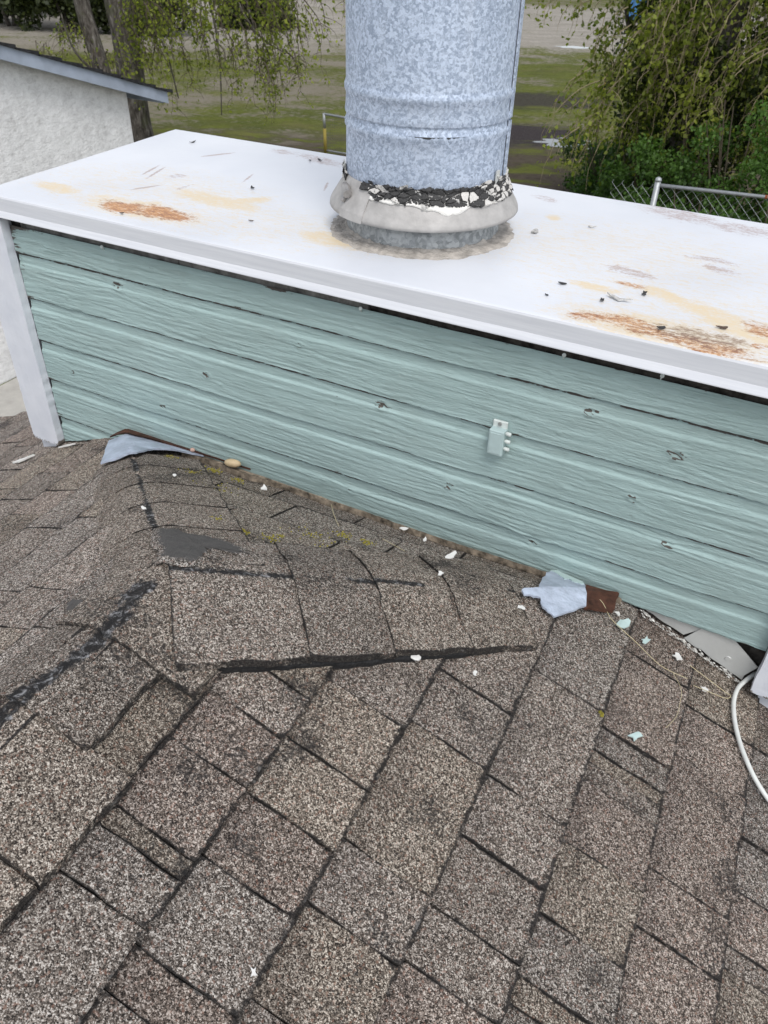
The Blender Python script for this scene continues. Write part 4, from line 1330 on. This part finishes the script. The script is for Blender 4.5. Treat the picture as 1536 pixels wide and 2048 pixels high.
def straw(pts, label, r=.0007, h=.017):
    mb = MB(); P = smooth_path([on_roof(x, y, h+.004*math.sin(i*1.7)**2) for i, (x, y) in enumerate(pts)])
    mb.tube(P, r, 4)
    tag(mb.build("straw", M['straw'], None), label, "straw", "dry straws on the shingles")
straw([(-.741,1.195),(-.695,1.129),(-.65,1.075)], "short pale straw lying in front of the siding's middle", .0008, .024)
straw([(-.179,1.213),(-.133,1.195),(-.103,1.173),(-.048,1.157),(.007,1.147),(.058,1.16)], "long dry straw running from the right flashing past the teal chips")
straw([(.072,1.157),(.106,1.166),(.134,1.182),(.141,1.193),(.126,1.195),(.056,1.196)], "dry straw bent into a hairpin next to the white cable")
straw([(.032,1.151),(.053,1.124),(.058,1.094),(.058,1.056),(.047,1.02)], "thin arched straw below the step flashing", .0005)
straw([(-.553,1.08),(-.487,1.045)], "short faint straw lying on the hip caps", .0006, .028)
# lichen specks
mb = MB()
for (cx, cy, n, rad) in [(-1.063,1.119,40,.02),(-1.056,1.181,60,.016),(-.812,.908,80,.016),(-.975,1.17,50,.016),(-.746,.896,30,.010),(-.576,1.06,50,.016),(-.629,1.054,40,.02),(-.696,.907,30,.018),(-.599,.94,50,.03),(-1.182,1.177,30,.02),(-.059,.957,26,.005),(-.694,.935,20,.014),(-.66,1.0,40,.05),(-.95,1.08,30,.05)]:
    for k in range(n):
        x = random.gauss(cx, rad*.5); y = random.gauss(cy, rad*.4); w = random.uniform(.0008, .0022)
        z = roof_z(x, y)+(.009 if cx < -.1 else .010)+random.uniform(.002, .010)
        mb.add([(x-w, y-w*.6, z), (x+w, y-w, z), (x+w*.6, y+w, z), (x-w, y+w*.7, z), (x, y, z+w*1.2)], [(0, 1, 4), (1, 2, 4), (2, 3, 4), (3, 0, 4)])
o = mb.build("lichen_specks", M['lichen'], None)
tag(o, "yellow green lichen specks on the hip shingles before the siding", "lichen", None, "stuff")

# ------------------------------------------------------------------ background: ground
def grid_plane(name, x0, x1, y0, y1, z, mat):
    return mesh_obj(name, [(x0, y0, z), (x1, y0, z), (x1, y1, z), (x0, y1, z)], [(0, 1, 2, 3)], mat)
tag(grid_plane("field_ground", -400, 400, -300, 500, 0, M['field']), kind="structure")
tag(grid_plane("side_path", -6.84, -3.2, -4, 6.4, .004, M['concrete']), kind="structure")
def puddle(cx, cy, ra, rb, seed):
    n = 40; V = []
    for i in range(n):
        w = 2*math.pi*i/n
        r = .55+.75*float(vnoise(math.cos(w)*2.2+5, math.sin(w)*2.2+5, seed))
        a_, b_ = math.cos(w)*ra*r, math.sin(w)*rb*r
        V.append((cx+.882*a_-.455*b_, cy+.47*a_+.891*b_, .004))
    tag(mesh_obj("puddle", V, [tuple(range(n))], M['water']), kind="structure")
puddle(-5.30, 18.55, .62, .42, 401); puddle(-5.35, 18.9, .22, .18, 403); puddle(-4.75, 18.25, .25, .16, 404); puddle(-9.82, 34.1, .75, .32, 402)

# ------------------------------------------------------------------ neighbouring building
nb = empty("neighbour_building", (-6.86, 3.0, 0.0))
tag(nb, "white stucco gable building with blue grey rake board, left beyond the chase", "building")
XN = -6.86
def rz(y): return (CAMZ-1.160) - (y-5.566)*.312     # underside of the rake board
YP = -.8
ZP = rz(YP)
mb = MB()
poly = [(7.078, 0.0), (7.078, rz(7.078)+.05), (YP, ZP+.05), (YP*2-7.078, rz(7.078)+.05), (YP*2-7.078, 0.0)]
V = [(XN, y, z) for y, z in poly] + [(XN-9, y, z) for y, z in poly]
mb.add(V, [(0, 1, 2, 3, 4), (9, 8, 7, 6, 5), (0, 5, 6, 1), (4, 3, 8, 9)])
mb.build("wall", M['stucco'], nb)
def rake(ya, za, yb, zb, name="rake_board"):
    mb = MB()
    V = []
    for x in (XN+.16, XN+.115):
        V += [(x, ya, za), (x, yb, zb), (x, yb, zb+.115), (x, ya, za+.115)]
    mb.add(V, [(0, 1, 2, 3), (7, 6, 5, 4), (0, 4, 5, 1), (1, 5, 6, 2), (2, 6, 7, 3), (3, 7, 4, 0)])
    mb.build(name, M['fascia'], nb)
rake(YP, rz(YP), 7.545, rz(7.545)); rake(YP*2-7.545, rz(7.545), YP, rz(YP))
for sgn in (1, -1):
    ye = 7.60
    nC = 34
    top = None
    V = []; F = []
    yE = lambda y: y if sgn > 0 else 2*YP-y
    o_top = .118
    for i in range(nC):                         # dark shingle courses stepping down to the eave
        ya = YP+(ye-YP)*i/nC; yb = YP+(ye-YP)*(i+1)/nC
        n0 = len(V)
        xo = XN+.185+random.uniform(-.008, .012)
        for x in (xo, XN-9.2):
            V += [(x, yE(ya), rz(ya)+o_top+.012), (x, yE(yb), rz(yb)+o_top+.034), (x, yE(yb), rz(yb)+o_top+.0), (x, yE(ya), rz(ya)+o_top-.004)]
        F += [tuple(n0+k for k in q) for q in ((0, 1, 2, 3), (7, 6, 5, 4), (0, 4, 5, 1), (1, 5, 6, 2), (3, 2, 6, 7))]
    mesh_obj("roof", V, F, M['darkroof'], nb)
mb = MB(); mb.box((XN-9.1, 7.50, rz(7.5)-.01), (XN+.112, 7.53, rz(7.5)+.10)); mb.build("fascia", M['fascia'], nb)

# ------------------------------------------------------------------ vegetation
def leaves(name, P, size, mat, parent, tonef=None, droop=.3, seed=1, kind=None):
    r = np.random.default_rng(seed)
    P = np.asarray(P, float); n = len(P)
    d = r.normal(size=(n, 3)); d[:, 2] -= droop; d /= np.linalg.norm(d, axis=1)[:, None]
    e = r.normal(size=(n, 3)); e -= (e*d).sum(1)[:, None]*d; e /= np.linalg.norm(e, axis=1)[:, None]
    nn = np.cross(d, e)
    L = (size*r.uniform(.6, 1.3, n))[:, None]
    Wd = L*r.uniform(.28, .42, n)[:, None]
    V = np.stack([P, P+d*L*.5+e*Wd+nn*L*.12, P+d*L, P+d*L*.5-e*Wd+nn*L*.12], 1).reshape(-1, 3)
    F = np.arange(n*4).reshape(n, 4)
    tn = r.uniform(0, 1, n) if tonef is None else np.clip(tonef(P)+r.normal(0, .22, n), 0, 1)
    o = mesh_obj(name, V, F, mat, parent, attrs={"tone": np.repeat(tn, 4)})
    if kind: o["kind"] = kind
    return o
def clump_points(centers, radii, n, seed, shell=.6):
    r = np.random.default_rng(seed)
    centers = np.asarray(centers, float); radii = np.asarray(radii, float)
    w = radii.reshape(len(centers), -1).mean(1)**2; w = w/w.sum()
    k = r.choice(len(centers), n, p=w)
    d = r.normal(size=(n, 3)); d /= np.linalg.norm(d, axis=1)[:, None]
    q = (shell+(1-shell)*r.random(n))**.7
    R_ = radii[k] if radii.ndim == 2 else radii[k][:, None]
    return centers[k] + d*q[:, None]*R_
def limb(mb, pts, r0, r1, sides=8, wob=.0):
    P = smooth_path([(p[0]+random.uniform(-wob, wob), p[1]+random.uniform(-wob, wob), p[2]+random.uniform(-wob, wob)) for p in pts], 5)
    n = len(P)
    mb.tube(P, [r0+(r1-r0)*i/(n-1) for i in range(n)], sides)
    return P
def hanging(start, length, lean, n=7, wob=.05):
    p = Vector(start); out = [p.copy()]
    dx, dy = lean
    for i in range(n):
        t = i/n
        p = p + Vector((dx*(1-t)+random.uniform(-wob, wob), dy*(1-t)+random.uniform(-wob, wob), -(.35+.65*t)))*(length/n)
        out.append(p.copy())
    return out

def spring_tree(base, trunk, r0, r1, limbs, label, twigs, nleaf, leafsize, seed):
    """trunk with limbs, and long drooping twigs carrying small spring leaves"""
    t = empty("tree", base)
    tag(t, label, "tree", "leaning bare trees behind the neighbouring building")
    mb = MB(); limb(mb, trunk, r0, r1, 14); mb.build("trunk", M['bark'], t, True)
    mb = MB()
    for pts, a, b in limbs: limb(mb, pts, a, b, 7, .02)
    mb.build("limbs", M['bark'], t, True)
    if twigs:
        mt = MB(); P = []
        for (st, ln, lean) in twigs:
            h = hanging(st, ln, lean, 8, .22)
            mt.tube(h, [.011-.0085*i/8 for i in range(9)], 4, False)
            for k in range(1, 9):
                for _ in range(random.randint(0, 2)):
                    q = hanging(h[k], random.uniform(.15, .45), (random.uniform(-.9, .9), random.uniform(-.9, .9)), 3, .25)
                    mt.tube(q, [.0045, .004, .003, .002], 3, False)
                    P += [(x[0], x[1], x[2]) for x in q]
        mt.build("twigs", M['twig'], t)["kind"] = "stuff"
        r = np.random.default_rng(seed)
        P = np.array(P); k = r.integers(0, len(P), nleaf)
        P = P[k] + r.normal(0, .05, (nleaf, 3))
        leaves("crown", P, leafsize, M['leafbirch'], t, None, .5, seed, "stuff")
    return t

random.seed(21)
# two trunks behind the neighbour's roof
tw = []
for k in range(175):
    X_ = random.uniform(-11.0, -7.5)
    Y_ = random.uniform(10.8, 12.8)
    f_ = (X_+11.0)/3.5
    z_ = random.uniform(2.2, 3.9) - .2*f_
    ln = random.uniform(.4, 1.7)*(1-.25*f_)
    tw.append(((X_, Y_, z_), ln, (random.uniform(-.1, .7), random.uniform(-.4, .2))))
limbs2 = [([(-11.48, 12, 3.2), (-10.6, 11.9, 4.1), (-9.6, 11.8, 4.3), (-8.4, 11.6, 3.5)], .10, .02),
          ([(-11.5, 12, 3.9), (-10.3, 12.3, 4.9), (-8.9, 12.4, 4.7), (-7.9, 12.2, 3.6)], .10, .02),
          ([(-11.46, 12, 2.2), (-11.0, 11.8, 2.5), (-10.3, 11.6, 2.2), (-10.0, 11.5, 1.4)], .04, .010),
          ([(-10.0, 11.9, 4.3), (-9.5, 11.8, 3.2), (-9.3, 11.8, 2.2), (-9.25, 11.7, 1.2)], .03, .008),
          ([(-9.2, 11.8, 4.1), (-8.9, 11.8, 3.0), (-8.5, 11.8, 2.4), (-7.9, 11.7, 2.2)], .03, .007),
          ([(-9.6, 12.2, 4.6), (-9.1, 12.1, 3.3), (-8.7, 12.0, 2.5), (-8.65, 12.0, 1.7)], .025, .006),
          ([(-10.5, 11.9, 4.1), (-10.4, 11.9, 3.0), (-10.7, 11.9, 2.1), (-10.9, 11.9, 1.7)], .025, .006),
          ([(-11.5, 12, 4.8), (-12.2, 12.3, 6.2), (-12.8, 12.6, 7.6)], .13, .05), ([(-11.5, 12, 4.8), (-10.9, 11.6, 6.4), (-10.7, 11.4, 8.0)], .12, .05),
          ([(-12.2, 12.3, 6.2), (-11.0, 12.2, 7.0), (-9.8, 12.0, 6.6)], .06, .02)]
spring_tree((-11.42, 12.0, 0), [(-11.40, 12, -.05), (-11.44, 12, .35), (-11.48, 12, .95), (-11.45, 12, 1.6), (-11.46, 12, 2.2), (-11.52, 12, 2.8), (-11.5, 12, 4.9)], .27, .20, limbs2,
            "thicker rough barked tree just beyond the end of the building's eave", tw, 6000, .062, 31)
limbs1 = [([(-12.5, 12.2, 2.7), (-12.9, 12.4, 3.6), (-13.6, 12.6, 4.4)], .08, .03), ([(-12.6, 12.2, 3.6), (-12.3, 12, 4.8), (-12.4, 12, 6.4)], .10, .04),
          ([(-12.2, 12.1, 1.35), (-12.6, 11.9, 1.8), (-12.7, 11.8, 2.4)], .03, .01), ([(-12.42, 12.1, 2.0), (-12.0, 11.9, 1.5), (-11.6, 11.8, 1.25)], .022, .008)]
tw1 = [((random.uniform(-13.6, -11.9), random.uniform(11.6, 12.6), random.uniform(1.6, 2.3)), random.uniform(.2, .6), (random.uniform(-.5, .5), random.uniform(-.3, .3))) for _ in range(22)]
spring_tree((-12.1, 12.2, 0), [(-12.05, 12.2, -.05), (-12.15, 12.2, .7), (-12.32, 12.2, 1.45), (-12.45, 12.2, 2.05), (-12.55, 12.2, 2.6), (-12.6, 12.2, 3.8)], .17, .13, limbs1,
            "slimmer leaning tree trunk left of the thicker one, above the dark roof edge", tw1, 420, .055, 32)

# hedge of dark trees far left
HD = [(-30.0, 25.4, 2.2, 3.4), (-27.0, 25.6, 2.0, 3.0), (-24.4, 26.9, 1.9, 2.6), (-33.5, 29, 2.8, 4.4), (-22.6, 31.2, 1.7, 2.2)]
LH = ["dark leafy shrub tree at the far left edge of the field", "dark shrub tree second from the left edge beyond the field", "low dark bush tree showing between the two leaning trunks",
      "tall dark tree at the back corner of the field", "small dark bush right of the thick trunk, far off"]
for i, (x, y, r_, h) in enumerate(HD):
    t = empty("shrub_tree", (x, y, 0)); tag(t, LH[i], "tree", "dark trees along the far edge of the field")
    mb = MB()
    for k in range(5):
        a = random.uniform(0, 6.28)
        limb(mb, [(x+.2*math.cos(a), y+.2*math.sin(a), 0), (x+.6*math.cos(a), y+.6*math.sin(a), h*.5), (x+1.1*math.cos(a), y+1.1*math.sin(a), h)], .09, .03, 6)
    mb.build("trunk", M['bark'], t, True)
    C_ = [(x+random.uniform(-r_, r_)*.8, y+random.uniform(-r_, r_)*.5, random.uniform(.25, h)) for _ in range(46)]
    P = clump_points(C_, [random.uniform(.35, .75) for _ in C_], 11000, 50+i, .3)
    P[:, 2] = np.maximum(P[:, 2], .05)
    leaves("crown", P, .17, M['leaffar'], t, lambda Q: .25+.4*sstep(1.0, 3.4, Q[:, 2])+.5*(fbm(Q[:, 0]*1.1, Q[:, 2]*1.1+Q[:, 1], 77, 2)-.5), .2, 60+i)

# ivy-clad tree right, with drooping pale twigs in front
t = empty("ivy_tree", (-1.9, 13.6, 0))
tag(t, "big ivy covered tree with drooping pale twigs, right of the flue pipe", "tree")
mb = MB()
limb(mb, [(-1.9, 13.6, 0), (-1.95, 13.6, 1.4), (-1.85, 13.5, 3.2), (-1.7, 13.5, 5.5)], .34, .22, 14)
mb.build("trunk", M['bark'], t, True)
mb = MB()
limb(mb, [(-1.9, 13.5, 2.9), (-2.5, 13.2, 3.3), (-3.1, 12.9, 3.35), (-3.75, 12.7, 3.25)], .11, .035, 8, .02)
limb(mb, [(-1.85, 13.5, 3.3), (-1.4, 13.0, 4.6), (-.8, 12.6, 5.4)], .13, .05, 8)
limb(mb, [(-1.8, 13.5, 3.8), (-2.4, 13.4, 5.2), (-3.0, 13.2, 6.2)], .12, .05, 8)
limb(mb, [(-3.1, 12.9, 3.35), (-3.05, 12.8, 3.0), (-2.95, 12.8, 2.7)], .05, .02, 6)
limb(mb, [(-3.3, 12.85, 3.3), (-3.6, 12.7, 3.5), (-4.0, 12.6, 3.45), (-4.5, 12.4, 3.1)], .035, .01, 6)
mb.build("limbs", M['bark'], t, True)
C_ = []; R_ = []
random.seed(5)
for k in range(130):
    z = random.uniform(.5, 6.2)
    wdt = .35 + .85*math.exp(-((z-3.6)/2.6)**2)
    x = -1.85 + wdt*random.uniform(-1.05, 1.25); y = 13.4+random.uniform(-.9, .9)
    C_.append((x, y, z)); R_.append(random.uniform(.22, .45))
for k in range(46):
    C_.append((random.uniform(-3.0, -.3), random.uniform(13.8, 15.0), random.uniform(.3, 4.6))); R_.append(.42)
P = clump_points(C_, R_, 72000, 71, .3)
P = P[P[:, 2] > .1]
leaves("ivy", P, .072, M['leafdark'], t, lambda Q: .22+.9*(fbm(Q[:, 0]*2.2, Q[:, 2]*2.2+Q[:, 1], 79, 3)-.45), .6, 72)
mt = MB(); P = []
for k in range(150):
    z = random.uniform(2.2, 4.6)
    st = (random.uniform(-2.9, .6), random.uniform(11.8, 12.7), z)
    ln = random.uniform(.7, 2.3)
    h = hanging(st, ln, (random.uniform(-.75, .15), random.uniform(-.5, .1)), 9, .16)
    mt.tube(h, [.010-.0078*i/9 for i in range(10)], 4, False)
    for kk_ in range(1, 10):
        P.append(tuple(h[kk_]))
        for _ in range(random.randint(0, 2)):
            q = hanging(h[kk_], random.uniform(.15, .5), (random.uniform(-.8, .6), random.uniform(-.6, .5)), 3, .2)
            mt.tube(q, [.004, .0035, .003, .002], 3, False); P += [tuple(x) for x in q]
for k in range(26):      # loose twigs reaching left over the field
    st = (random.uniform(-4.3, -2.8), random.uniform(12.2, 12.8), random.uniform(3.0, 3.5))
    h = hanging(st, random.uniform(.25, .8), (random.uniform(-.9, .1), random.uniform(-.2, .2)), 6, .3)
    mt.tube(h, [.007-.0009*i for i in range(7)], 4, False)
    P += [tuple(x) for x in h[2:]]
for k in range(16):      # twigs dangling low before the shrubs
    st = (random.uniform(-3.4, -2.4), random.uniform(11.6, 12.4), random.uniform(1.6, 2.5))
    h = hanging(st, random.uniform(.8, 1.5), (random.uniform(-.8, -.1), random.uniform(-.4, .1)), 8, .2)
    mt.tube(h, [.008-.0008*i for i in range(9)], 4, False)
    P += [tuple(x) for x in h]
mt.build("twigs", M['twigpale'], t)["kind"] = "stuff"
r = np.random.default_rng(73)
P = np.array(P); k = r.integers(0, len(P), 12000)
leaves("crown", P[k]+r.normal(0, .05, (12000, 3)), .066, M['leafbirch'], t, lambda Q: .25+.8*(fbm(Q[:, 0]*2, Q[:, 2]*2, 81, 2)-.4), .6, 74)

# shrubs under the tree, behind the chain-link fence
SB = [(-3.05, 13.6, .60, .85), (-2.3, 12.5, .65, 1.15), (-1.6, 11.8, .6, 1.3), (-.9, 11.4, .65, 1.5), (-.2, 11.2, .7, 1.5), (.6, 11.4, .75, 1.6), (-3.55, 14.9, .5, .7), (-1.2, 10.4, .55, .95), (-.25, 10.2, .6, 1.05), (-2.0, 10.9, .45, .75)]
LS = ["leafy green shrub at the left end of the thicket behind the cap", "leafy green shrub left of the fence post, in the thicket", "bushy shrub directly behind the fence post",
      "tall bright shrub right of the fence post, under the drooping twigs", "tall bright shrub above the middle of the fence rail", "tall shrub at the right end of the fence, under the ivy tree",
      "low shrub beside the mud puddle", "low shrub pressing against the fence right of its post", "low shrub pressing against the right part of the fence", "low shrub behind the mesh left of the post"]
for i, (x, y, r_, h) in enumerate(SB):
    h *= 1.45; r_ *= 1.2
    t = empty("shrub", (x, y, 0)); tag(t, LS[i], "shrub", "green shrubs behind the chain-link fence")
    mb = MB()
    for k in range(7):
        a = random.uniform(0, 6.28); q = random.uniform(.3, .8)*r_
        limb(mb, [(x, y, 0), (x+q*.5*math.cos(a), y+q*.5*math.sin(a), h*.5), (x+q*math.cos(a), y+q*math.sin(a), h*random.uniform(.8, 1.1))], .02, .006, 5)
    mb.build("stems", M['twig'], t)
    C_ = []; R_ = []
    for k in range(20):
        a = random.uniform(0, 6.28); q = math.sqrt(random.random())*r_*.9
        C_.append((x+q*math.cos(a), y+q*math.sin(a), random.uniform(.15, h*1.0)*(1-.25*(q/r_)**2))); R_.append(random.uniform(.14, .30))
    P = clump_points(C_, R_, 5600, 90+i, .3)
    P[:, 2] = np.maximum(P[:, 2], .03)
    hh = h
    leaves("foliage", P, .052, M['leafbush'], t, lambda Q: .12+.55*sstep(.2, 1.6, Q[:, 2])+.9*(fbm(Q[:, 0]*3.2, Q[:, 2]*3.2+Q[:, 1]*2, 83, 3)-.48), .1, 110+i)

# grass tufts of ground cover near the shrubs
# ------------------------------------------------------------------ chain-link fence right
fence = empty("chain_link_fence", (-1.5, 8.96, 0))
tag(fence, "galvanised chain-link fence with a round post and top rail behind the cap's right end", "fence")
fd = Vector((.987, .160, 0)).normalized()
def FP(t, z): return Vector((-1.497, 8.958, z)) + fd*t
def post(t, top=1.83):
    mb = MB(); mb.tube([FP(t, -.02), FP(t, top)], .030, 14)
    mb.build("post", M['steel'], fence, True)
    mb = MB(); mb.tube([FP(t, top), FP(t, top+.012), FP(t, top+.03), FP(t, top+.04)], [.034, .034, .026, .008], 14); mb.build("post_cap", M['steel'], fence, True)
for t_ in (0, 2.6, 5.2): post(t_)
mb = MB(); mb.tube([FP(.03, 1.79), FP(2.6, 1.785), FP(5.2, 1.79)], .0185, 10); mb.build("top_rail", M['steel'], fence, True)
mb = MB()
def mesh_wires(t0, t1, z0, z1, off):
    p = .051
    n = int((t1-t0)/p); m = int((z1-z0)/p)
    for i in range(n):
        pts = []
        for j in range(m+1):
            q = FP(t0+i*p+(p if (j+i) % 2 else 0)*.99, z0+j*p)
            q += Vector((fd.y, -fd.x, 0))*(off+(.0025 if (j+i) % 2 else -.0025))
            pts.append(q)
        mb.tube(pts, .0020, 3, False)
        if m % 2 == 0: mb.tube([pts[-1], pts[-1]+fd*.012+Vector((0, 0, .03))], .002, 3, False)
mesh_wires(.05, 5.15, .03, 1.81, -.024)
mesh_wires(-.46, -.04, .03, 1.81, -.024)
mb.build("mesh_fabric", M['steel'], fence)
# rusty clip on the rail
mb = MB(); mb.tube([FP(1.05, 1.788), FP(1.075, 1.788)], .0200, 10); mb.build("rail_clip", M['redrust'], fence)

# ball-field fence panel with yellow sleeve, left of the flue
bf = empty("field_fence_panel", (-9.14, 14.8, 0))
tag(bf, "grey pipe fence panel with yellow padded lower post, seen just left of the flue", "fence")
mb = MB(); mb.tube([(-9.15, 14.8, .46), (-9.16, 14.8, .745)], .026, 10); mb.build("post", M['steel'], bf, True)
mb = MB(); mb.tube([(-9.14, 14.8, -.01), (-9.15, 14.8, .47)], .033, 10); mb.build("post_sleeve", M['yellow'], bf, True)
mb = MB(); mb.tube([(-9.16, 14.8, .735), (-7.4, 14.9, .66)], .022, 8); mb.tube([(-9.14, 14.8, .06), (-7.4, 14.9, .03)], .018, 8); mb.build("rail", M['steel'], bf, True)
mb = MB(); mb.tube([(-7.4, 14.9, -.01), (-7.4, 14.9, .70)], .026, 10); mb.build("post", M['steel'], bf, True)
mb = MB()
for i in range(34):
    x = -9.12+i*.05
    mb.tube([(x, 14.8+.1*i/34, .05), (x+.0, 14.8+.1*i/34, .72)], .0016, 3, False)
for j in range(13): mb.tube([(-9.14, 14.8, .06+j*.05), (-7.4, 14.9, .04+j*.05)], .0016, 3, False)
mb.build("mesh_fabric", mat_simple("dark_mesh", (.09, .09, .085), .7, .3), bf)

# yellow-topped pole by the tree
yp = empty("yellow_pole", (-4.20, 17, 0)); tag(yp, "thin pole with a bent bright yellow top, left of the ivy tree", "pole")
mb = MB(); mb.tube([(-4.19, 17, 0), (-4.20, 17, 1.06), (-4.215, 17, 1.30)], .016, 8); mb.build("pole", M['twig'], yp)
mb = MB(); mb.tube([(-4.215, 17, 1.29), (-4.225, 17, 1.58), (-4.21, 17, 1.60), (-4.08, 17, 1.715)], .020, 8); mb.build("yellow_top", M['yellow'], yp)

# blue cabin at the far side of the field
pt = empty("portable_toilet", (-10.0, 45.3, 0)); tag(pt, "blue portable toilet cabin at the far side of the gravel", "portable toilet")
mb = MB(); mb.box((-10.55, 44.8, .05), (-9.45, 45.9, 2.1), .05); mb.build("cabin", M['blue'], pt)
mb = MB(); mb.box((-10.36, 44.775, .22), (-9.64, 44.797, 1.95), .008); o = mb.build("door", M['blue'], pt)
mb2 = MB(); mb2.box((-9.76, 44.755, 1.0), (-9.69, 44.774, 1.15)); mesh_obj("handle", mb2.v, mb2.f, M['bluelight'], o)
mb = MB(); mb.box((-10.40, 44.778, 1.98), (-9.60, 44.797, 2.07)); mb.box((-9.62, 44.77, .9), (-9.46, 44.797, 1.05)); mb.build("vent", M['bluelight'], pt)
mb = MB()
mb.add([(-10.6, 44.75, 2.102), (-9.4, 44.75, 2.102), (-9.4, 45.95, 2.102), (-10.6, 45.95, 2.102), (-10.4, 44.95, 2.34), (-9.6, 44.95, 2.34), (-9.6, 45.75, 2.34), (-10.4, 45.75, 2.34)],
       [(0, 1, 5, 4), (1, 2, 6, 5), (2, 3, 7, 6), (3, 0, 4, 7), (4, 5, 6, 7), (3, 2, 1, 0)])
mb.build("roof", M['bluelight'], pt)
